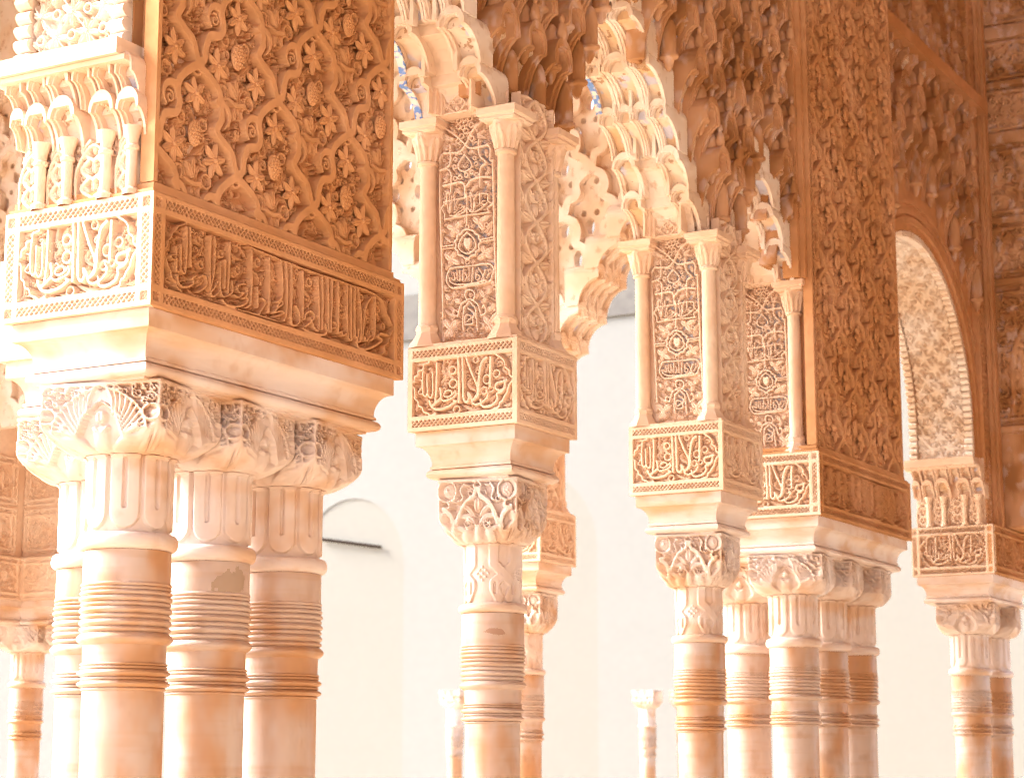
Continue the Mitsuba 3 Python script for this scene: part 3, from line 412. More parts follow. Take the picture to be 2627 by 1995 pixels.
def drum_mesh(R, z0, z1, kind, nth, depth=.010):
    C, h = 2*math.pi*R, z1-z0; c = Carve(C, h, C/nth)
    if kind == 'flute':
        n = 8; p = C/n
        for k in range(n+1):
            u = (k+.5)*p; c.stroke([(u, .012+p*.46), (u, h+.1)], p*.93, 1, 'flat')
        for k in range(n+1):
            u = (k+.5)*p; c.stroke([(u, .075), (u, h-.012)], .013, 1, 'round', cut=True); c.stroke([(k*p, .05), (k*p, h)], .006, 1, 'round', cut=True)
    else:
        n = 4; p = C/n
        for k in range(-1, n+1):
            u = (k+.5)*p; q = p*.235; w = p*.25
            for s in (1, -1):
                c.stroke([(u-s*q, h+.05), (u-s*q, h*.66), (u+s*q*.95, h*.34), (u+s*q*.95, h*.26), (u+s*q*.5, w*.5)], w, 1.0 if s == 1 else .86, 'letter', smooth=False)
            c.stroke([(u, h*.98), (u, h*.72)], .010, 1, 'round', cut=True); c.stroke([(u-q*.9, .075), (u-q*.9, .04)], .011, 1, 'round', cut=True); c.stroke([(u+q*.9, .075), (u+q*.9, .04)], .011, 1, 'round', cut=True)
            for a in range(3):
                for b in range(3): c.dot((u+p/2+(a-b)*.012, h*.5+(a+b-2)*.012), .005, .9)
        c.H = np.maximum(c.H, .18)
    ny, nx = c.H.shape; th = np.linspace(0, 2*math.pi, nx)
    z = z0+c.Y; flare = .012*np.clip((c.Y-(h-.016))/.016, 0, 1)**2
    r = R-depth*(1-c.H)+flare[:, None]*c.H
    v = np.stack([r*np.cos(th), r*np.sin(th), np.broadcast_to(z[:, None], r.shape)], -1).reshape(-1, 3)
    top = np.column_stack([.5*R*np.cos(th), .5*R*np.sin(th), np.full(nx, z1)]); v = np.vstack([v, top])
    i = (np.arange(ny)[:, None]*nx+np.arange(nx-1)[None]).ravel()
    return trimesh.Trimesh(v, np.vstack([np.stack([i, i+1, i+nx+1], 1), np.stack([i, i+nx+1, i+nx], 1)]), process=False)
def torus_prof(r, z0, z1, R): m, h = (z0+z1)/2, (z1-z0)/2; return [(R, z0)]+[(R+(r-R)*math.sin(a)**.7, m-h*math.cos(a)) for a in np.linspace(.1, math.pi-.1, 9)]+[(R, z1)]
def shaft_prof(rn, rl, zt, g1t, g1b, g2t, g2b):
    P = [(rn*.9, zt), (rn, zt-.004), (rn, g1t)]
    def beads(a, b, hs, amp):
        hs = np.array(hs)/sum(hs)*(a-b); z = a
        for h, k in zip(hs, amp):
            for t in np.linspace(.08, .92, 6): P.append((rr(z-h*t)+k*math.sin(math.pi*t)**.8, z-h*t))
            P.append((rr(z-h)-.0015, z-h)); z -= h
    rr = lambda z: rn+(rl-rn)*np.clip((g1t-z)/(g1t-g2b), 0, 1)
    beads(g1t, g1b, [.9, .8, 1.1, 1.3, 1.0, 1.5, 1.1, 1.6, 1.2, 2.6], [.004, .004, .007, .009, .006, .010, .007, .010, .009, .016])
    P.append((rr(g1b)-.001, g1b)); P.append((rr(g2t)-.001, g2t))
    beads(g2t, g2b, [.7, .8, 1.7, .8, 1.6, .7], [.006, .006, .014, .006, .015, .004])
    P.extend([(rl, g2b-.004), (rl*.995, 1.5), (rl*1.02, .6), (rl*1.04, .16)]); return P
COLS = {}
def patch(parent, name, cx, cy, R, th0, dth, z0, z1, mat, seed, thick=.0022, sharp=.5):
    """an irregular thin patch lying on a round shaft"""
    n, m = 40, 30; U, V = np.meshgrid(np.linspace(-1, 1, n), np.linspace(-1, 1, m))
    q = np.hypot(U, V)+(meshkit.fbm(np.stack([U*2+seed, V*2, U*0], -1), 4)-.5)*1.1
    on = q < sharp+.2; th = math.radians(th0)+math.radians(dth)*U; r = R+thick*np.clip((sharp+.25-q)*4, .25, 1)
    v = np.stack([cx+r*np.cos(th), cy+r*np.sin(th), (z0+z1)/2+(z1-z0)/2*V], -1).reshape(-1, 3)
    f = [t for j in range(m-1) for i in range(n-1) if on[j, i] and on[j+1, i+1] and on[j, i+1] and on[j+1, i] for t in ((j*n+i, j*n+i+1, (j+1)*n+i+1), (j*n+i, (j+1)*n+i+1, (j+1)*n+i))]
    mm = trimesh.Trimesh(v, np.array(f), process=False); mm.remove_unreferenced_vertices()
    part(parent, name, mm, mat, True)
def column(cx, cy, kind, label, group, cap=None, big=True, fine=1.0, rot=0):
    """marble column: shaft with turned bands, astragal, drum, carved block, base"""
    k = thing('marble_column', label, 'column', group)
    s, R, ring, zc = (.190, .124, .141, 2.468) if big else (.160, .110, .130, 2.425)
    zr = (2.205, 2.252) if big else (2.170, 2.208)
    key = (kind, big, fine)
    if key not in COLS:
        prof = shaft_prof(.123, .114, 2.207, 2.115, 1.942, 1.893, 1.816) if big else shaft_prof(.117, .102, 2.172, 2.057, 1.890, 1.842, 1.768)
        n = int(72*fine)
        COLS[key] = dict(
            capital=mikit.ply(capital_mesh(s, 2.662, zc, R+.012, 'shell' if kind == 'flute' else 'disc', int(86*fine)), 'mat_marble', smooth=True),
            drum=mikit.ply(drum_mesh(R, zr[1]-.004, zc, kind, int(300*fine)), 'mat_marble', smooth=True),
            astragal=mikit.ply(lathe(torus_prof(ring, zr[0], zr[1], R-.004), n), 'mat_marble', smooth=True),
            shaft=mikit.ply(lathe(prof[::-1], n), 'mat_shaft', smooth=True),
            base=mikit.ply(cat(lathe([(.19, .05), (.2, .07), (.19, .09), (.15, .10), (.15, .12), (.165, .14), (.15, .158), (.11, .16)], 40), box(-.21, .21, -.21, .21, .0, .05)), 'mat_shaft', smooth=30))
    for nme, d in COLS[key].items():
        part(k, nme, d, '', to=T().translate([cx, cy, 0]).rotate([0, 0, 1], rot))
    return k
# ------------------------------------------------------------------ muqarnas
def arch_poly(w, z0, z1, point=.0, n=9):
    r = w/2; zs = z1-r*(1+point)
    a = np.linspace(0, math.pi, n); return [(-r, z0)]+[(-r*math.cos(t), zs+(z1-zs)*math.sin(t)) for t in a]+[(r, z0)]
def xs(poly): return m3.CrossSection([np.array(poly, float)], m3.FillRule.NonZero)
def niche_cut(w, z0, z1, y0, y1, point=0.0):
    m = m3.Manifold.extrude(xs(arch_poly(w, z0, z1, point)), y1-y0)
    return m.transform(np.array([[1, 0, 0, 0], [0, 0, 1, y0], [0, 1, 0, 0.0]]))
CELLS = {}
PEND = mikit.ply(cat(box(-.010, .010, -.011, .02, .0, .022), box(-.008, .008, -.008, .03, .0225, .11)), 'mat_stalactite', smooth=False)
def cell_ply(w, o0, o1, h, mat, plain, deep=.040):
    """one stalactite: a corbelled block whose face curves outwards, hollowed by a concave arched niche"""
    key = (round(w, 3), round(o1-o0, 3), round(h, 3), mat, plain, deep)
    if key not in CELLS:
        d = o1-o0
        cove = [(d*(1-math.cos(t))**.9, h*.74*math.sin(t)) for t in np.linspace(.10, math.pi/2, 7)]
        ext = lambda poly: m3.Manifold.extrude(xs(poly), w).transform(np.array([[0, 0, 1, -w/2], [-1, 0, 0, 0], [0, 1, 0, 0.0]]))
        m = ext([(-.09, 0), (0, 0)]+cove+[(d, h-.016), (d+.009, h-.011), (d+.009, h), (-.09, h)]); back = None
        front = lambda s: ext([(a-s, b) for a, b in [(0, -.02), (0, 0)]+cove]+[(d-s, h), (d+.3, h), (d+.3, -.02)])
        hood = m3.Manifold.extrude(xs(arch_poly(w*.995, -.02, h+.034, .25, 13)), 2).transform(np.array([[1, 0, 0, 0], [0, 0, 1, -1], [0, 1, 0, 0.0]]))
        m = ext([(-.09, 0), (0, 0)]+cove+[(d, h+.04), (-.09, h+.04)]) ^ hood
        if not plain:
            outer, inner = niche_cut(w*.80, -.03, h+.014, -d-.2, .2, .25), niche_cut(w*.58, -.03, h+.014-w*.11, -d-.2, .2, .25)
            m = m-(outer ^ front(.011))-(inner ^ front(deep))
            back = niche_cut(w*.57, h*.10, h+.010-w*.11, -d-.2, .2, .25) ^ (front(deep+.004)-front(deep-.003))
        CELLS[key] = (mikit.ply(m, 'mat_'+mat, smooth=30), back and mikit.ply(back, 'mat_painted', smooth=30))
    return CELLS[key]
def tiers(parent, place, x0, x1, spec, mat='stalactite', skip=(), seed=0, plain=False, blue=()):
    """rows of stalactite cells corbelling out; place: transform from the local frame (out = -y)"""
    for k, (o0, o1, z0, z1) in enumerate(spec):
        F = [(0, .30, .70, 1), (0, .36, .64, 1), (0, .26, .50, .74, 1)][(k+seed) % 3]
        xx = [(x0+(x1-x0)*p, x0+(x1-x0)*q) for p, q in zip(F[:-1], F[1:])]
        if not plain:
            for q in F[1:-1]: part(parent, 'pendant', PEND, mat, to=place @ T().translate([x0+(x1-x0)*q, -o1-.002, z1-.016]))
        for i, (a, b) in enumerate(xx):
            if (k, i) in skip: continue
            if i == 0 and k in blue:
                d_, h_ = o1-o0, z1-z0; cv = [(0, .004)]+[(d_*(1-math.cos(t))**.9, h_*.74*math.sin(t)) for t in np.linspace(.10, math.pi/2, 7)]+[(d_, h_-.018)]
                e = m3.Manifold.extrude(xs([(p+.004, q) for p, q in cv]+[(p-.004, q) for p, q in cv[::-1]]), .030).transform(np.array([[0, 0, 1, x0-.004], [-1, 0, 0, -o0], [0, 1, 0, z0]]))
                part(parent, 'painted_edge', e, 'blue', to=place, label='flaking blue painted edge')
            d, back = cell_ply(b-a-.003, o0, o1, z1-z0, mat, plain)
            to = place @ T().translate([(a+b)/2, -o0, z0])
            c = part(parent, 'muqarnas_cell', d, mat, to=to)
            if back: part(c, 'painted_niche', back, 'painted', to=to)
def bullet_mesh(r, h):
    p = [(0.001, h*1.0), (r*.30, h*.985), (r*.62, h*.93), (r*.86, h*.84), (r*.97, h*.72), (r, h*.60), (r*.98, h*.30), (r*1.22, h*.285), (r*1.26, h*.25), (r*1.15, h*.225), (r*.72, h*.20), (r*.5, h*.08), (r*.18, 0), (.001, 0)]
    return lathe(p[::-1], 14)
def finial_mesh(r, h):
    p = [(.001, 0), (r*.5, h*.1), (r, h*.3), (r*.8, h*.55), (r*.35, h*.7), (r*.6, h*.8), (r*.3, h*.95), (.001, h)]
    return lathe(p, 9)
def niche_bullet():
    """one stalactite of a spandrel: a hooded niche seen from the front, with a domed bolster under the hood"""
    w, h = .150, .235
    poly = [(-.05, 0), (.018, 0)]+[(.018+.062*(1-math.cos(t)), h*.55*math.sin(t)) for t in np.linspace(.1, math.pi/2, 6)]+[(.080, h-.012), (.05, h+.035), (-.05, h+.05)]
    m = m3.Manifold.extrude(xs(poly), w).transform(np.array([[0, 0, 1, -w/2], [-1, 0, 0, 0], [0, 1, 0, 0.0]]))
    side = m3.Manifold.extrude(xs(arch_poly(w*.98, -.02, h+.055, .35, 11)), .4).transform(np.array([[1, 0, 0, 0], [0, 0, 1, -.2], [0, 1, 0, 0.0]]))
    m = (m ^ side)-niche_cut(w*.62, .02, h*.80, -.3, -.030, .3)
    return m
BUL = mikit.ply(niche_bullet(), 'mat_muq', smooth=30)
BUL2 = mikit.ply(bullet_mesh(.044, .25), 'mat_muq', smooth=50)
FIN = mikit.ply(finial_mesh(.030, .15), 'mat_muq', smooth=50)
FACE_X = T().rotate([0, 0, 1], 90)          # local -y (out) -> +x
def spandrel(parent, X, poly, y0, y1, z0, z1, dy, dz, oy, oz, seed, mat='muq'):
    """staggered rows of hooded niches, like scales, with bolsters and leaf finials between them"""
    R = random.Random(seed); inner = poly.buffer(.035); XX = X if callable(X) else (lambda y: X)
    d, back = cell_ply(dy*.64, 0, .095, dz*1.62, mat, False, .050)
    for j in range(int((z1-z0)/dz)+2):
        for i in range(int((y1-y0)/dy)+2):
            y, z = oy+i*dy+(j % 2)*dy/2, oz+j*dz
            X = XX(y)
            if not inner.contains(sg.box(y-dy*.3, z+dz*.5, y+dy*.3, z+dz*1.7)) or not (y0 < y < y1 and z0 < z < z1): continue
            t = T().translate([X+R.uniform(-.010, .010), y+R.uniform(-.004, .004), z+R.uniform(-.006, .006)]) @ FACE_X
            c = part(parent, 'muqarnas_cell', d, mat, to=t); part(c, 'niche_back', back, mat, to=t)
            part(parent, 'bolster', BUL2, mat, to=T().translate([X+.030, y+dy*.5, z-dz*.10+R.uniform(-.01, .01)]) @ T().scale([.9, dy*.24/.088, dz*1.25/.25]))
            if R.random() < .85: part(parent, 'finial', FIN, mat, to=T().translate([X+.085, y, z+dz*1.66]) @ T().scale([.8, .8, .9]))
# ------------------------------------------------------------------ small single piers (B, C, H, I): local origin at the front corner
W1 = .471
def vine_panel(w, h, res, seed, n=2, amp=1.0):
    """scrolling stems with leaves, for the narrow side panels and strips"""
    c = Carve(w, h, res); R = random.Random(seed); k = max(1, round(h/(w*.62))); p = h/k
    for s in (1, -1):
        c.stroke([(w/2+s*w*.30*math.sin(math.pi*t/2), t*p/2) for t in np.arange(0, 2*k+.1, .5)], w*.075, .95, 'letter')
    for j in range(k+1):
        z = j*p
        for s in (1, -1):
            c.stroke([(w/2+s*w*.1, z), (w/2+s*w*.42, z+p*.12)], w*.17, 1, 'leaf'); c.stroke([(w/2+s*w*.34, z+p*.35), (w/2+s*w*.46, z+p*.7)], w*.17, .95, 'leaf')
            c.stroke([(w/2+s*w*.05, z+p*.55), (w/2+s*w*.22, z+p*.78)], w*.16, .9, 'leaf'); c.spiral((w/2+s*w*.25, z+p*.5), w*.1, R.uniform(0, 6), s*1.3, w*.04, .8)
        c.stroke([(w/2, z+p*.15), (w/2, z+p*.42)], w*.2, 1, 'leaf'); c.ring((w/2, z+p*.62), w*.07, w*.04, .9)
    c.filler(R, int(90*k), 0, w, 0, h, w*.11, .55)
    for a, b, d, e in ((0, w*.035, 0, h), (w*.965, w, 0, h), (0, w, 0, w*.05)): c.rect(a, b, d, e, 1.0)
    return c
def text_panel(res):
    c = Carve(.29, .965, res); c.draw(T_PANEL, .142, 0, lw=.92, amps=dict(l=1.0, f=.92, o=.85, v=.95, d=.9))
    c.filler(random.Random(9), 1100, .012, .275, .01, .93, .0105, .66, .3); return c
def colonnette(parent, x, y, to, shared={}):
    if not shared:
        shared['s'] = mikit.ply(lathe([(.035, 3.228), (.034, 3.5), (.032, 3.885)], 24), 'mat_pale', smooth=True)
        shared['b'] = mikit.ply(cat(lathe([(.075, 3.163), (.068, 3.18), (.050, 3.205), (.042, 3.222), (.046, 3.232), (.046, 3.242), (.036, 3.248)], 8), lathe([(.040, 3.238), (.043, 3.246), (.038, 3.256)], 20)), 'mat_pale', smooth=30)
        cp = [(.030, 3.872), (.042, 3.880), (.042, 3.890), (.036, 3.896)]
        k = Carve(2*math.pi*.05, .105, .004)
        for i in range(12):
            u = (i+.5)*k.w/12; k.stroke([(u, 0), (u, .05)], .018, 1, 'round'); k.stroke([(u, .05), (u+(-1)**i*.008, .09)], .016, .9, 'leaf')
        ny, nx = k.H.shape; th = np.linspace(0, 2*math.pi, nx); r = .036+.028*np.clip(k.Y/.10, 0, 1)**1.3
        rr = r[:, None]+.008*k.H; sq = 1+.13*np.clip(k.Y/.1, 0, 1)[:, None]*np.cos(4*th+math.pi)[None]*-1
        v = np.stack([rr*sq*np.cos(th), rr*sq*np.sin(th), np.broadcast_to((3.893+k.Y)[:, None], rr.shape)], -1).reshape(-1, 3)
        i = (np.arange(ny-1)[:, None]*nx+np.arange(nx-1)[None]).ravel()
        shared['c'] = mikit.ply(cat(trimesh.Trimesh(v, np.vstack([np.stack([i, i+1, i+nx+1], 1), np.stack([i, i+nx+1, i+nx], 1)]), process=False), lathe(cp, 24)), 'mat_pale', smooth=50)
        shared['a'] = mikit.ply(rectsweep(-.078, .078, -.078, .078, [(.014, 3.995), (.002, 4.004), (.004, 4.012), (-.006, 4.020), (-.006, 4.046)]), 'mat_pale', smooth=20)
    t = to @ T().translate([x, y, 0])
    k = part(parent, 'colonnette', shared['s'], '', to=t)
    part(k, 'base', shared['b'], '', to=t); part(k, 'capital', shared['c'], '', to=t); part(k, 'abacus', shared['a'], '', to=t)
SH = {}
def panel_mesh():
    """the tall front panel; traces of the old blue-grey ground survive behind its two inscriptions"""
    c = text_panel(.0017); m = c.mesh(.028, (-.223-.142, .068, 3.17), *LEFT, chips=.001)
    H = np.pad(c.H, 1, mode='edge').ravel(); v = m.vertices; u, z = v[:, 0]+.365, v[:, 2]-3.17
    n = meshkit.fbm(v*30, 3, 4)[:, None]; n2 = meshkit.fbm(v*7, 3, 5)[:, None]
    col = np.array([.67, .485, .35])+(np.array([.71, .56, .455])-np.array([.67, .485, .35]))*n2; col = col*(.9+.2*n)
    def zone(z0, z1, u0=.03, u1=.25): return (z > z0) & (z < z1) & (u > u0) & (u < u1)
    on = (H < .32) & (zone(.515, .60) | zone(.225, .30) | zone(.33, .46, .09, .20) | zone(.05, .16, .12, .17) | zone(.63, .78, .06, .22))
    col = np.where((on[:, None]) & (n > .45), np.array([.47, .45, .48])*(.8+.4*n), col)
    PCOL.append(col); return m
PCOL = []
def frieze_core(parent, w, d, to): part(parent, 'frieze_core', box(-w+.001, -.0465, .0465, d, ZF+.001, ZF+HF-.001), 'pale', False, to=to)
def single_pier(name, X, Y, label, group=None, full=True):
    k = thing(name, label, 'pier', group); to = T().translate([X, Y, 0])
    if not SH:
        f = sq_frieze(W1, HF, .0019, False)
        SH['fl'] = mikit.ply(f.mesh(.032, (-W1, .032, ZF), *LEFT, chips=.0012, skirt=.040), 'mat_pale', smooth=True)
        SH['fr'] = mikit.ply(f.mesh(.032, (-.032, 0, ZF), *RIGHT, chips=.0012, skirt=.040), 'mat_pale', smooth=True)
        pm = panel_mesh(); SH['pl'] = mikit.ply(pm, 'mat_pigment', smooth=True, color=PCOL[0])
        SH['pr'] = mikit.ply(vine_panel(.27, .965, .0028, 3).mesh(.036, (-.078, .10, 3.17), *RIGHT, chips=.001), 'mat_pale', smooth=True)
    part(k, 'inscribed_frieze', SH['fl'], '', to=to, label='front frieze with large carved lettering'); part(k, 'inscribed_frieze', SH['fr'], '', to=to)
    frieze_core(k, W1, W1, to); impost_l(k, W1, W1, to)
    part(k, 'pier_core', box(-.425, -.0805, .0785, .425, 3.15, 4.04), 'pale', False, to=to)
    part(k, 'ledge', box(-.465, -.006, .006, .46, ZF+HF-.002, 3.171), 'pale', False, to=to)
    part(k, 'carved_panel', SH['pl'], '', to=to, label='tall carved panel with two inscription bands, medallion and star knots'); part(k, 'vine_panel', SH['pr'], '', to=to)
    for x, y in ((-.420, .055), (-.078, .055), (-.078, .405), (-.42, .405)): colonnette(k, x, y, to)
    return k, to
def impost_l(parent, w, d, to): part(parent, 'marble_impost', rectsweep(-w, 0, 0, d, IMPOST), 'marble', smooth=35, to=to)
pier_b, to_b = single_pier('slender_pier', -3.637, 6.5, 'slender carved stucco pier with corner colonnettes on the single column in the middle', 'slender carved piers')
pier_c, to_c = single_pier('slender_pier', -3.725, 8.559, 'second slender stucco pier with colonnettes, standing left of the long ochre sebka panel', 'slender carved piers')
pier_h, to_h = single_pier('slender_pier', -6.0, 11.006, 'small distant stucco pier seen behind the middle column, across the pavilion', 'slender carved piers')
# ------------------------------------------------------------------ large piers (A, E) with the long right face
WA, DA, DE = .538, 1.281, 1.393
def bracket(k, to, soffit=True):
    """console of niches under the lobed arch, on the left face"""
    w = WA
    part(k, 'console_back', box(-w+.02, -.06, .045, .25, 3.16, 3.60), 'pale', False, to=to)
    if 'bp' not in SH:
        c = Carve(.452, .185, .0022)
        for x0, x1 in ((.0, .095), (.105, .20), (.21, .345), (.355, .44)):
            m, ww = (x0+x1)/2, x1-x0
            for q in range(3):
                z = .03+q*.055
                for s in (1, -1): c.stroke([(m, z-.02), (m+s*ww*.32, z+.01), (m+s*ww*.12, z+.04)], .015, .9); c.stroke([(m+s*ww*.1, z), (m+s*ww*.4, z+.03)], .022, .9, 'leaf'); c.spiral((m+s*ww*.28, z-.012), .013, 1, s*1.2, .007, .8)
                c.stroke([(m, z), (m, z+.035)], .022, 1, 'leaf')
            c.stroke([(x0+.008, 0), (x0+.008, .10), (m, .165), (x1-.008, .10), (x1-.008, 0)], .012, 1.0)
        c.filler(random.Random(2), 150, 0, .45, 0, .18, .014, .6)
        SH['bp'] = mikit.ply(c.mesh(.026, (-w+.02, .047, 3.168), *LEFT), 'mat_pale', smooth=True)
        SH['mc'] = mikit.ply(lathe([(.024, 3.163), (.024, 3.178), (.015, 3.186), (.016, 3.29), (.021, 3.294), (.021, 3.304), (.016, 3.308), (.018, 3.325), (.026, 3.350), (.028, 3.360)], 16), 'mat_pale', smooth=40)
    part(k, 'filigree_panel', SH['bp'], '', to=to)
    for x in (-.425, -.325, -.185, -.092): part(k, 'little_column', SH['mc'], '', to=to @ T().translate([x, .012, 0]))
    for x, ww, o0, o1, z0, z1 in [(-.425, .085, -.02, .020, 3.335, 3.440), (-.325, .105, -.02, .026, 3.330, 3.445), (-.185, .092, -.02, .020, 3.335, 3.440), (-.092, .085, -.02, .018, 3.335, 3.435), (-.505, .055, -.02, .010, 3.36, 3.44),
                                  (-.490, .066, .0, .046, 3.430, 3.532), (-.405, .072, .005, .046, 3.434, 3.532), (-.322, .086, .012, .050, 3.440, 3.532), (-.240, .070, .005, .046, 3.434, 3.532), (-.165, .070, .005, .046, 3.434, 3.532), (-.092, .066, .0, .040, 3.430, 3.532)]:
        d, back = cell_ply(ww-.004, o0, o1, z1-z0, 'pale', False); t2 = to @ T().translate([x, -o0, z0])
        c = part(k, 'muqarnas_cell', d, '', to=t2)
        if back: part(c, 'painted_niche', back, '', to=t2)
    part(k, 'cornice', cat(box(-.555, -.07, -.062, .2, 3.533, 3.548), box(-.572, -.085, -.078, .2, 3.549, 3.572), box(-.560, -.095, -.066, .2, 3.573, 3.602)), 'pale', False, to=to)
def arch_path(Yc, R, zc, zs, far=True):
    """points (y, z, inward normal) along the intrados from the far springing over the top"""
    L0 = zc-zs
    def at(s):
        if s < L0: return Yc+R, zs+s, -1.0, 0.0
        a = (s-L0)/R; e = 1.0 if a < math.pi/2 else 1.0
        return Yc+R*math.cos(a), zc+R*math.sin(a)*1.0, -math.cos(a), -math.sin(a)
    return at, L0
def rosette_panel(w, h, res, seed):
    """close set rosettes, rings and leaves"""
    c = Carve(w, h, res); R = random.Random(seed); s = w/2.5
    for j in range(int(h/(s*.6))+2):
        for i in range(-1, 4):
            x, z = (i+.5*(j % 2)+.25)*s, j*s*.6
            n = 6 if (i+j) % 2 else 5; a0 = R.uniform(0, 1)
            for q in range(n): a = a0+q*2*math.pi/n; c.stroke([(x+.006*math.cos(a), z+.006*math.sin(a)), (x+s*.40*math.cos(a), z+s*.40*math.sin(a))], s*.24, 1, 'leaf')
            c.dot((x, z), s*.07, 1.0); c.ring((x+s*.5, z), s*.12, s*.08, .85)
            for d in (-1, 1): c.stroke([(x, z), (x+d*s*.26, z+s*.32), (x+d*s*.5, z+s*.6)], s*.06, .8)
    c.filler(R, int(2500*w*h), 0, w, 0, h, s*.16, .6, .3)
    return c
def lobed_arch(key, x0, x1, Yc, R, zc, zs, res, xr, smax, step):
    at, L0 = arch_path(Yc, R, zc, zs)
    a = np.linspace(0, math.pi, 40)
    inner = sg.Polygon([(Yc+R+.035, zs)]+[(Yc+(R+.035)*math.cos(t), zc+(R+.035)*math.sin(t)) for t in a]+[(Yc-R-.035, zs)])
    wall = sg.box(Yc-R-.55, zs, Yc+R+.30, 7.2).difference(inner)
    def ext(poly, xa, xb):
        m = trimesh.creation.extrude_polygon(poly, xb-xa, engine='earcut'); v = m.vertices
        return trimesh.Trimesh(np.column_stack([v[:, 2]+xa, v[:, 0], v[:, 1]]), m.faces, process=False)
    part(key, 'arch_wall', ext(wall, x0, x1), 'plaster', 20)
    w = x1-x0-.12; c = rosette_panel(w, smax, res, 31)
    def warp(U, V, H):
        o = np.empty(U.shape+(3,)); col = np.array([at(s) for s in V[:, 0]])
        y, z, ny, nz = (col[:, i][:, None] for i in range(4)); hh = H*1.0-.034
        o[..., 0] = x1-.06-U; o[..., 1] = y+ny*hh; o[..., 2] = z+nz*hh; return o
    part(key, 'soffit_panel', c.mesh(.030, None, None, None, None, warp=warp), 'stalactite', True)
    t = np.linspace(0, math.pi, 8); pr = [(-.021, -.012)]+[(-.021*math.cos(q), .030*math.sin(q)) for q in t]+[(.021, -.012)]
    m = m3.Manifold.extrude(xs([(p, q) for p, q in pr]), .052)      # (along, inward, across)
    lob = mikit.ply(m.transform(np.array([[0, 0, 1, -.026], [1, 0, 0, 0], [0, 1, 0, 0.0]])), 'mat_stalactite', smooth=35)
    R2 = random.Random(5); n = int(smax/step)
    for i in range(n):
        y, z, ny, nz = at((i+.5)*step); d = np.array([[1, 0, 0, 0], [0, nz, ny, 0], [0, -ny, nz, 0], [0, 0, 0, 1.0]])
        for xx in (x0+.028, x1-.028):
            part(key, 'lobe', lob, '', to=T().translate([xx, y-ny*.020, z-nz*.020]) @ T(d) @ T().scale([1, step/.043, R2.uniform(.85, 1.1)]))
    for r0, r1, pr in ((.075, .115, .020), (.135, .165, .012), (.20, .225, .016)):
        q = [(Yc+(R+r1)*math.cos(s), zc+(R+r1)*math.sin(s)) for s in a]; p = [(Yc+(R+r0)*math.cos(s), zc+(R+r0)*math.sin(s)) for s in a[::-1]]
        b = sg.Polygon([(Yc+R+r1, zs)]+q+[(Yc-R-r1, zs), (Yc-R-r0, zs)]+p+[(Yc+R+r0, zs)])
        part(key, 'arch_moulding', ext(b.buffer(0), x1+.0005, x1+pr), 'plaster', 25)
    return wall
def long_pier(name, X, Y, D, label, zt, seed, res, arm=True, oy=.197, oz=.4):
    k = thing(name, label, 'pier', 'long piers with a sebka panel'); to = T().translate([X, Y, 0])
    fl = sq_frieze(WA, HF, res, True, seed); fr = long_frieze(D, HF, res, seed)
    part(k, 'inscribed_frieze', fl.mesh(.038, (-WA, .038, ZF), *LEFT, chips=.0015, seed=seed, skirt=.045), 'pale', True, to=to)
    part(k, 'inscribed_frieze', fr.mesh(.038, (-.038, 0, ZF), *RIGHT, chips=.0015, seed=seed+1, skirt=.045), 'plaster', True, to=to, label='long frieze of tall carved lettering between lattice borders')  # right face darker than the left: its shade is in the colour
    frieze_core(k, WA, D, to); impost_l(k, WA, D, to)
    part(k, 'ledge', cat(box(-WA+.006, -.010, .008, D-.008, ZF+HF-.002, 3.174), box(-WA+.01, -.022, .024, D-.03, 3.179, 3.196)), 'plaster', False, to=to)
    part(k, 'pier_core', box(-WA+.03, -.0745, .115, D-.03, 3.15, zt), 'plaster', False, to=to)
    ph, pw = zt-3.197, D-.065
    c, P = sebka(pw, ph, res*1.1, oy, oz, seed)
    c.rect(0, .018, 0, ph, 1.05); c.rect(pw-.02, pw, 0, ph, 1.05)
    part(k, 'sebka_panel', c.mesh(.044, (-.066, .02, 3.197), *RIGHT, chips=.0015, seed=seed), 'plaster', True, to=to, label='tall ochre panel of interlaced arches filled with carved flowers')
    strew(k, P, pw, ph, X-.034, Y+.02, 3.197, 'sebka_panel', seed)
    if arm:
        a0, a1 = Y+.385+.02, Y+.385+.50
        part(k, 'arm_impost', rectsweep(X-WA-.40, X-WA+.12, a0, a1, IMPOST), 'marble', smooth=35)
        part(k, 'arm_frieze', box(X-WA-.40, X-WA-.002, a0+.002, a1, ZF, ZF+HF), 'pale', False)
        part(k, 'arm_core', box(X-WA-.36, X-WA+.03, a0+.05, a1-.05, ZF+HF, 4.04), 'pale', False)
    return k, to
pier_a, to_a = long_pier('long_pier', -3.553, 4.313, DA, 'large near stucco pier at the left with sunlit niche console', 4.45, 7, .0018, oy=.188, oz=.393)
pier_e, to_e = long_pier('long_pier', -3.68, 9.648, DE, 'large stucco pier at the right with the tallest ochre sebka panel', 6.4, 11, .0029, oy=.21, oz=.37)
bracket(pier_a, to_a)
XA = -3.553
lobed_arch(pier_a, XA-.53, XA-.12, 3.28, 1.03, 3.80, 3.60, .0022, 0, 1.5, .043)
# left face of E: same carved panel and colonnettes as the slender piers
te = T().translate([-3.74, 9.668, 0])
part(pier_e, 'carved_panel', SH['pl'], '', to=te, label='tall carved panel with inscription bands, partly hidden by the slender pier')
for x in (-.42, -.085): colonnette(pier_e, x, .055, te)
s = vine_panel(.055, 3.0, .003, 6); part(pier_e, 'scroll_strip', s.mesh(.012, (-3.748, 9.705, 3.18), *LEFT), 'plaster', True)
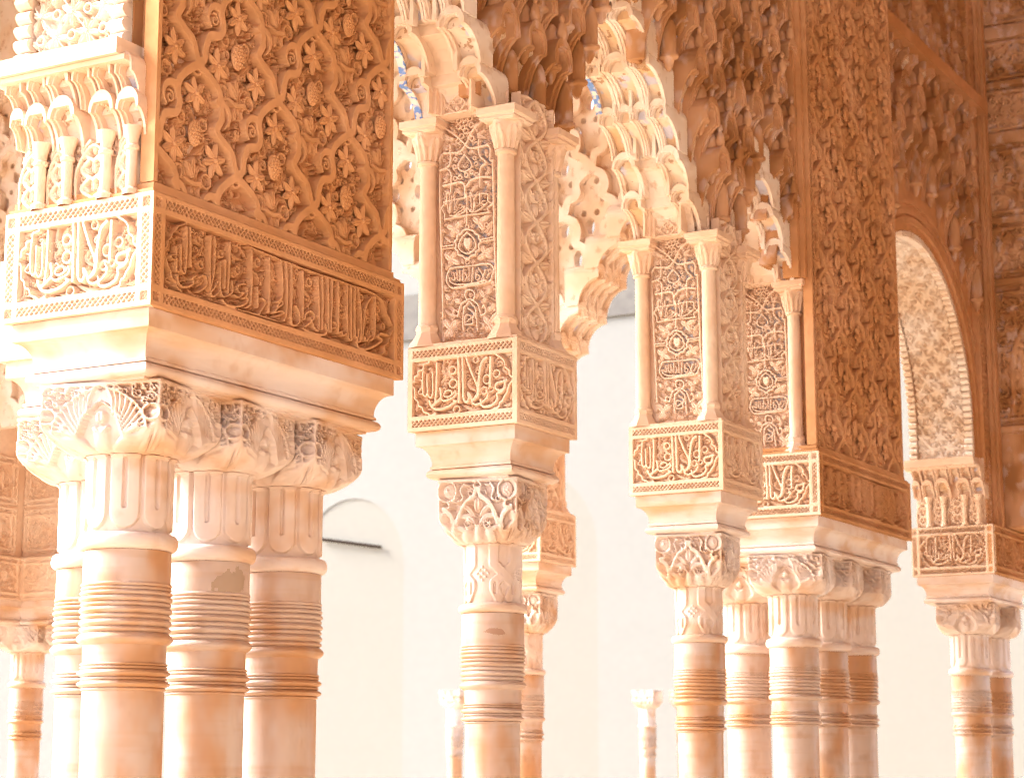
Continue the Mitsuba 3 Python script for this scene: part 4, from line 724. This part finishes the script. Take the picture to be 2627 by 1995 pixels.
# pier F, beyond the lobed arch
k = pier_f = thing('corner_pier', 'far right stucco pier with a bright niche console under the lobed arch', 'pier'); to_f = T().translate([-3.835, 13.137, 0])
fl = sq_frieze(.55, HF, .004, True, 5); part(k, 'inscribed_frieze', fl.mesh(.044, (-.55, .044, ZF), *LEFT), 'pale', True, to=to_f); part(k, 'inscribed_frieze', sq_frieze(.9, HF, .005, True, 6).mesh(.038, (-.038, 0, ZF), *RIGHT), 'plaster', True, to=to_f)  # shade of the right frieze comes from the darker stucco colour
frieze_core(k, .55, .9, to_f); impost_l(k, .55, .9, to_f)
bracket(k, to_f)
part(k, 'pier_core', box(-.50, -.075, .06, .9, 3.15, 7), 'plaster', False, to=to_f)
part(k, 'side_panel', vine_panel(.13, 3.6, .006, 8).mesh(.02, (-.072, .06, 3.17), *RIGHT), 'plaster', True, to=to_f)
part(k, 'side_strip', cat(box(-.075, -.03, .205, .235, 3.16, 7), box(-.075, -.012, .25, .31, 3.16, 7), box(-.075, -.03, .33, .36, 3.16, 7)), 'plaster', False, to=to_f)
wall_f = lobed_arch(pier_f, -3.835-.53, -3.835-.10, 12.08, 1.02, 3.80, 3.60, .005, 0, 2.1, .043)
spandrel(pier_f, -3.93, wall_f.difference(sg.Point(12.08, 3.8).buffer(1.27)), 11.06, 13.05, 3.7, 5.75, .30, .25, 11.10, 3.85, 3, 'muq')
# ledge and band above the spandrel, right of E
part(pier_f, 'cornice', cat(box(-3.95, -3.80, 11.06, 13.3, 5.95, 6.03), box(-3.95, -3.83, 11.06, 13.3, 6.04, 6.07)), 'plaster', False)
part(pier_f, 'upper_panel', sebka(2.2, .9, .008, .1, .1, 12, detail=False)[0].mesh(.03, (-3.925, 11.06, 6.08), *RIGHT), 'muq', True)  # dim upper corner put into the darker muq colour
# ------------------------------------------------------------------ columns
A0 = (-3.822, 4.575)
cg = 'ringed marble columns'
column(A0[0], A0[1], 'flute', 'front column of the near left cluster, broadest and nearest, pale with turned ring bands', cg, rot=11)
ka2 = column(A0[0]-.01, A0[1]+.385, 'flute', 'second column of the near left cluster, with a ragged chip under its astragal', cg, rot=11)
patch(ka2, 'mortar_chip', A0[0]-.01, A0[1]+.385, .123, -18, 30, 2.075, 2.205, 'mortar', 3)
column(A0[0]-.02, A0[1]+.775, 'flute', 'third column of the near left cluster, orange brown, beside the pale court wall', cg, rot=11)
column(A0[0]-.44, A0[1]+.385, 'flute', 'overexposed white column at the left behind the front column of the near cluster', cg, rot=11)
kb = column(-3.637-.2355, 6.5+.2355, 'strap', 'single middle column with interlaced strapwork on its neck and a dark scuff below', cg, big=False, rot=8)
patch(kb, 'scuff', -3.637-.2355, 6.5+.2355, .1168, -56, 24, 2.082, 2.118, 'scuff', 5, .0006, .45)
column(-3.725-.2355, 8.559+.2355, 'strap', 'second single column, with strapwork neck, in front of the right hand cluster', cg, big=False, fine=.8, rot=8)
E0 = (-3.68-.26, 9.648+.26)
column(E0[0], E0[1], 'flute', 'front column of the right hand cluster, under the corner of its long pier', cg, fine=.6, rot=11)
column(E0[0], E0[1]+.42, 'flute', 'middle column of the right hand cluster, half hidden behind the front one', cg, fine=.6, rot=11)
column(E0[0], E0[1]+.86, 'flute', 'rear right column of the right hand cluster, ochre brown', cg, fine=.6, rot=11)
column(E0[0]-.43, E0[1]+.42, 'flute', 'left column of the right hand cluster, pale, seen past the second single column', cg, fine=.6, rot=11)
column(-3.835-.27, 13.137+.27, 'flute', 'front column at the far right edge, below the corner pier', cg, fine=.5, rot=11)
column(-3.835-.25, 13.137+.69, 'flute', 'last column at the far right edge, just behind its neighbour', cg, fine=.5, rot=11)
column(-6.0-.2355, 11.006+.2355, 'strap', 'slim distant column directly right of the middle column, under the small far pier', cg, big=False, fine=.5, rot=8)
# ------------------------------------------------------------------ muqarnas arches along the arcade
TB = [(.0, .12, 4.04, 4.19), (.12, .24, 4.19, 4.35), (.24, .38, 4.35, 4.52), (.38, .455, 4.52, 4.68)]
TC = [(.0, .13, 4.04, 4.22), (.13, .23, 4.22, 4.38), (.23, .37, 4.38, 4.56), (.37, .54, 4.56, 4.75), (.54, .70, 4.75, 4.92), (.70, .795, 4.92, 5.08)]
TE = [(.03, .15, 4.04, 4.20), (.15, .27, 4.20, 4.36), (.27, .40, 4.36, 4.52), (.40, .53, 4.52, 4.66)]
TK = [(.0, .06, 4.04, 4.25), (.06, .11, 4.25, 4.55)]
TH = [(.0, .13, 4.04, 4.22), (.13, .26, 4.22, 4.40), (.26, .40, 4.40, 4.62), (.40, .55, 4.62, 4.80), (.55, .70, 4.80, 4.98)]
def half(spec, Y, sgn, cut=.10):
    p = []
    for o0, o1, z0, z1 in spec: a, b = max(0, o0-cut), max(0, o1-cut); p += [(Y+sgn*a, z0)]+[(Y+sgn*(a+(b-a)*(1-math.cos(t))**.9), z0+(z1-z0)*.74*math.sin(t)) for t in (.4, .8, 1.2, 1.57)]+[(Y+sgn*b, z1)]
    return p
def opening(near, Yn, far, Yf, cut=.10): return sg.Polygon([(Yn, 3)]+half(near, Yn, 1, cut if cut else .05)+half(far, Yf, -1, cut)[::-1]+[(Yf, 3)]).buffer(0)
def ext_yz(poly, xa, xb):
    ms = []
    for g in getattr(poly, 'geoms', [poly]):
        m = trimesh.creation.extrude_polygon(g, xb-xa, engine='earcut'); v = m.vertices
        ms.append(trimesh.Trimesh(np.column_stack([v[:, 2]+xa, v[:, 0], v[:, 1]]), m.faces, process=False))
    return cat(*ms)
def ext_xz(poly, ya, yb):
    ms = []
    for g in getattr(poly, 'geoms', [poly]):
        m = trimesh.creation.extrude_polygon(g, yb-ya, engine='earcut'); v = m.vertices
        ms.append(trimesh.Trimesh(np.column_stack([v[:, 0], v[:, 2]+ya, v[:, 1]]), m.faces[:, ::-1], process=False))
    return cat(*ms)
def niche_head(k, X, Y, made={}):
    """pointed lobed niche that closes the tall panel between the first stalactites"""
    if not made:
        w, h = .195, .36
        o = m3.Manifold.extrude(xs(arch_poly(w, 0, h, .5, 15)), .15).transform(np.array([[1, 0, 0, 0], [0, 0, 1, -.10], [0, 1, 0, 0.0]]))
        for q, y0 in ((.90, -.105), (.74, -.085), (.60, -.060)): o = o-niche_cut(w*q, -.01, h-.03*(1-q)/.1, -.3, y0+.030, .5)
        made['o'] = mikit.ply(o, 'mat_pale', smooth=30)
        c = vine_panel(.118, .29, .002, 17); made['v'] = mikit.ply(c.mesh(.022, (-.059, -.024, .0), *LEFT), 'mat_pale', smooth=True)
    t = T().translate([X-.250, Y+.022, 4.045])
    part(k, 'niche_head', made['o'], '', to=t); part(k, 'niche_carving', made['v'], '', to=t)
ID, BACK = T(), T().rotate([0, 0, 1], 180)
k = arc1 = thing('muqarnas_arch', 'small stalactite arch with flaking blue edges between the near long pier and the middle pier', 'arch', 'stalactite arches')
tiers(k, T().translate([-3.637, 6.5, 0]), -.44, -.085, TB, skip={(0, 1), (1, 1)}, blue=(0, 1, 2)); niche_head(k, -3.637, 6.5)
tiers(k, T().translate([-3.637-.53, 5.594, 0]) @ BACK, -.44, -.085, TB, plain=True)
k = arc2 = thing('muqarnas_arch', 'tall stalactite arch rising left of the second slender pier, blue pigment in its cells', 'arch', 'stalactite arches')
tiers(k, T().translate([-3.725, 8.559, 0]), -.435, -.085, TC, skip={(0, 1), (1, 1)}, blue=(3,)); niche_head(k, -3.725, 8.559)
tiers(k, T().translate([-3.725-.53, 6.971, 0]) @ BACK, -.44, -.085, TC, plain=True)
k = arc3 = thing('muqarnas_arch', 'narrow pointed stalactite arch between the second slender pier and the long sebka panel', 'arch', 'stalactite arches')
tiers(k, T().translate([-3.68, 9.648, 0]), -.46, -.10, TE, skip={(0, 1), (1, 1)}); niche_head(k, -3.70, 9.668)
tiers(k, T().translate([-3.725-.53, 9.03, 0]) @ BACK, -.44, -.085, TK, plain=True)
k = wall_k = thing('arcade_wall', 'upper arcade wall covered with rows of brown stalactite niches above the arches', 'wall')
wp = sg.box(5.54, 4.046, 9.70, 7.2).difference(shapely.union_all([opening(TB, 5.594, TB, 6.5), opening(TC, 6.971, TC, 8.559), opening(TK, 9.03, TE, 9.648)]))
part(k, 'wall_core', ext_yz(wp, -4.09, -3.97), 'muq', False)
sp = sg.box(5.54, 4.046, 9.63, 7.2).difference(shapely.union_all([opening(TB, 5.594, TB, 6.5, 0), opening(TC, 6.971, TC, 8.559, 0), opening(TK, 9.03, TE, 9.648, 0)]))
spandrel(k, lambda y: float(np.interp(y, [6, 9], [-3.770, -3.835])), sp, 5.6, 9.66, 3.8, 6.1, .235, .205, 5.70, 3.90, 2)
bp = sg.box(5.54, 4.046, 9.70, 5.6).difference(shapely.union_all([opening(TB, 5.594, TB, 6.5, .056), opening(TC, 6.971, TC, 8.559, .056), opening(TK, 9.03, TE, 9.648, .056)]))
for g in (bp.intersection(sg.box(5.594, 4.046, 6.50, 4.85)), bp.intersection(sg.box(6.971, 4.046, 8.559, 5.3)), bp.intersection(sg.box(9.03, 4.046, 9.648, 4.85))): part(k, 'soffit_backing', ext_yz(g, -4.085, -3.845), 'stalactite', False)
# moulding that closes the spandrel against the sebka panel
part(k, 'corner_moulding', cat(box(-3.83, -3.745, 9.60, 9.625, 4.05, 7), box(-3.83, -3.72, 9.63, 9.66, 4.05, 7)), 'plaster', False)
# ------------------------------------------------------------------ far side of the pavilion
k = thing('muqarnas_arch', 'bright stalactite arch of the far pavilion side, seen through the tall arch', 'arch', 'stalactite arches')
XF = T().rotate([0, 0, 1], 90); XB = T().rotate([0, 0, 1], -90)
tiers(k, T().translate([-6.0, 11.0, 0]) @ XF, .02, .42, TH, 'stalactite'); tiers(k, T().translate([-6.471, 11.44, 0]) @ XB, .02, .42, TH, 'stalactite')
tiers(k, T().translate([-4.62, 11.44, 0]) @ XB, .02, .42, TH, 'stalactite', plain=True)
k = thing('sebka_wall', 'bright pierced wall of interlaced stucco above the far pavilion arch', 'wall')
def openx(x0, x1):
    a = [(x0+max(0, o-.10)*1.0, z) for o0, o1, z0, z1 in TH for o, z in ((o0, z0), (o1, z0+.62*(z1-z0)), (o1, z1))]
    b = [(x1-max(0, o-.10)*1.0, z) for o0, o1, z0, z1 in TH for o, z in ((o0, z0), (o1, z0+.62*(z1-z0)), (o1, z1))]
    return sg.Polygon([(x0, 3)]+a+b[::-1]+[(x1, 3)]).buffer(0)
fw = sg.box(-11.3, 4.046, -4.2, 7.4).difference(shapely.union_all([openx(-6.0, -4.62), openx(-7.95, -6.471), openx(-9.95, -8.42)]))
holes = []
for j in range(9):
    for i in range(40):
        x, z = -11.2+i*.18+(j % 2)*.09, 4.72+j*.20
        for dx, dz, a, b in ((0, 0, .030, .055), (.045, .085, .020, .022), (-.045, .085, .020, .022)):
            holes.append(shapely.affinity.scale(sg.Point(x+dx, z+dz).buffer(1, 3), a, b))
inside = fw.buffer(-.09); holes = [h for h in holes if inside.contains(h)]
part(k, 'pierced_wall', ext_xz(fw.difference(shapely.union_all(holes)), 11.14, 11.22), 'stalactite', False)  # whiter stucco colour stands in for bounced light on the far side
sb, P = sebka(6.9, 2.6, .011, .1, .2, 4, detail=False)
R_ = random.Random(3)
for x, z in P:
    X, Z = -11.2+x, 4.5+z
    if inside.contains(sg.Point(X, Z)) and Z < 6.9:
        for L in (SEB_R, SEB_L):
            pts = catmull([(X+a, Z+b) for a, b in L], 2); ln = sg.LineString(pts).buffer(.026, 2)
            if fw.contains(ln): part(k, 'rib', ext_xz(ln, 11.085, 11.139), 'stalactite', False)  # ribs in the same stucco, brightened like bounced light
k = thing('corner_pier', 'pale distant corner pier behind the near cluster at the left edge', 'pier')
t2 = T().translate([-10.8, 10.45, 0])
part(k, 'inscribed_frieze', long_frieze(1.281, HF, .006, 8).mesh(.038, (-.038, 0, ZF), *RIGHT), 'pale', True, to=t2)
part(k, 'inscribed_frieze', long_frieze(1.0, HF, .006, 9).mesh(.021, (-10.82, 11.731, ZF), *LEFT), 'pale', True)
for nme, dz in (('carved_panel', 3.17), ('carved_panel', 3.55)):
    part(k, nme, long_frieze(1.2, .36, .005, 3).mesh(.035, (-.075, .04, dz), *RIGHT), 'pale', True, to=t2); part(k, nme, long_frieze(.95, .36, .005, 4).mesh(.035, (-10.85, 11.805, dz), *LEFT), 'pale', True)
part(k, 'pier_core', cat(box(-11.3, -10.8215, 10.45, 11.731, ZF+.001, ZF+HF), box(-11.3, -10.861, 10.49, 11.80, ZF+HF+.001, 7.3), box(-11.29, -9.82, 11.732, 12.2, ZF+.002, ZF+HF-.001), box(-10.8605, -9.9, 11.791, 12.1, ZF+HF, 7.3)), 'pale', False)
part(k, 'marble_impost', rectsweep(-11.3, -10.8, 10.45, 12.1, IMPOST), 'marble'); part(k, 'marble_impost', rectsweep(-10.93, -9.82, 11.731, 12.21, IMPOST), 'marble')
for i, (x, y) in enumerate(((-11.05, 10.75), (-11.05, 11.32), (-10.93, 11.97), (-10.42, 11.97), (-9.98, 11.97))):
    column(x, y, 'flute', ('distant pale column of the corner cluster seen at the left edge', 'distant column of the corner cluster at the left edge, half hidden', 'distant column left of the near cluster, with a white lit side', 'distant column just left of the white column of the near cluster', 'distant column hidden behind the near cluster')[i], cg, fine=.4, rot=11)
# ------------------------------------------------------------------ court, gallery, roofs
struct('floor', cat(box(-60, 30, -40, 60, -.2, 0)), 'floor', 'pale stone paving of the court and gallery')
k = thing('court_wall', 'limewashed far wall of the court in full light, with shallow blind arches', 'wall')
YW = 30.0
def pxw(x, y, Y):            # display px (2212 wide) -> point on the plane y=Y, used while laying out
    return None
wall2 = sg.box(-45, 0, 8, 12)
def blind(xc, w, zs): a = np.linspace(0, math.pi, 24); return sg.Polygon([(xc+w/2, 0)]+[(xc+w/2*math.cos(t), zs+w*.56*math.sin(t)) for t in a]+[(xc-w/2, 0)])
ARCHES = [(-20.08, 2.15, 5.05), (-16.45, 2.3, 5.15), (-23.7, 2.15, 5.05)]
wall2 = wall2.difference(shapely.union_all([blind(*a) for a in ARCHES]))
part(k, 'wall_face', ext_xz(wall2, YW, YW+.02), 'lime', False)
part(k, 'side_facing', box(-9.34, 2, 24, 24.3, 0, 12), 'ochre', False)
part(k, 'wall_back', box(-45, 8, YW+.021, YW+.3, 0, 12), 'ochre', False)
part(k, 'painted_band', box(-45, 8, YW-.05, YW-.001, 8.95, 9.75), 'band', False)
rod = trimesh.creation.cylinder(.028, segment=[(-20.75, YW-.06, 5.58), (-19.45, YW-.04, 5.37)], sections=10)
part(k, 'tie_rod', rod, 'iron', label='dark iron rod across a blind arch')
k = thing('pavilion_roof', 'dark timber ceiling over the pavilion and gallery', 'roof')
part(k, 'ceiling', cat(box(-11.6, -3.5, 4.4, 12.2, 7.4, 7.6), box(-3.499, 4.0, -4.0, 14.6, 7.4, 7.6)), 'wood', False)
k = thing('gallery_end_wall', 'dark carved wall closing the gallery at the far right', 'wall')
c = Carve(.9, 4.6, .006); W = .9
for z in (.62, 1.62, 2.05, 2.6, 2.64, 3.0, 3.35, 3.4, 4.2): c.rect(0, W, z, z+.045, 1)
for x0, x1, z0, z1 in ((.06, .8, .70, 1.58), (.06, .8, 1.70, 2.02), (.06, .8, 2.12, 2.56), (.05, .8, 2.70, 2.98), (.05, .8, 3.06, 3.33), (.05, .8, 3.46, 4.18)):
    for a, b, d, e in ((x0, x0+.025, z0, z1), (x1, x1+.025, z0, z1), (x0, x1, z0, z0+.02), (x0, x1, z1-.02, z1)): c.rect(a, b, d, e, .8)
    c.filler(random.Random(int(z0*10)), int((x1-x0)*(z1-z0)*900), x0+.03, x1, z0+.02, z1-.02, .05, .75)
c.stroke([(.17, .75), (.20, 1.2), (.45, 1.5), (.70, 1.2), (.73, .75)], .04, 1); c.stroke([(.23, .75), (.26, 1.15), (.45, 1.4), (.64, 1.15), (.67, .75)], .03, .9)
part(k, 'carved_facing', c.mesh(.03, (-3.93, 13.50, 3.18), *LEFT), 'muq', True)  # darker muq tone carries the shade of the gallery end
part(k, 'wall_core', box(-3.905, 4.0, 13.505, 14.3, 3.17, 7.4), 'plaster', False)
k = thing('gallery_wall', 'plain inner wall of the gallery, out of the picture to the right', 'wall')
part(k, 'wall_core', box(3.6, 4.0, -4.0, 13.5, 0, 7.4), 'stalactite', False)
k = thing('pavilion_side_wall', 'upper wall of the near pavilion side', 'wall')
part(k, 'wall_core', box(-11.3, -4.25, 4.75, 5.1, 4.6, 7.4), 'pale', False)
k = thing('sun_block_wall', 'plain unseen wall behind the viewer, added to keep sun off the gallery floor', 'wall')
part(k, 'wall_core', box(-4.06, -3.70, -4.0, 1.7, 3.2, 7.4), 'pale', False)  # unseen slab added to stop sun reaching the gallery floor
for i, (x, y) in enumerate(((-12.37, 25.72), (-11.9, 25.9), (-14.62, 24.4))):
    k = column(x, y, 'strap', 'faint slim column far across the court, ' + ('left of the second single column', 'hidden by the second single column', 'left of the middle column')[i], 'far court columns', big=False, fine=.3)
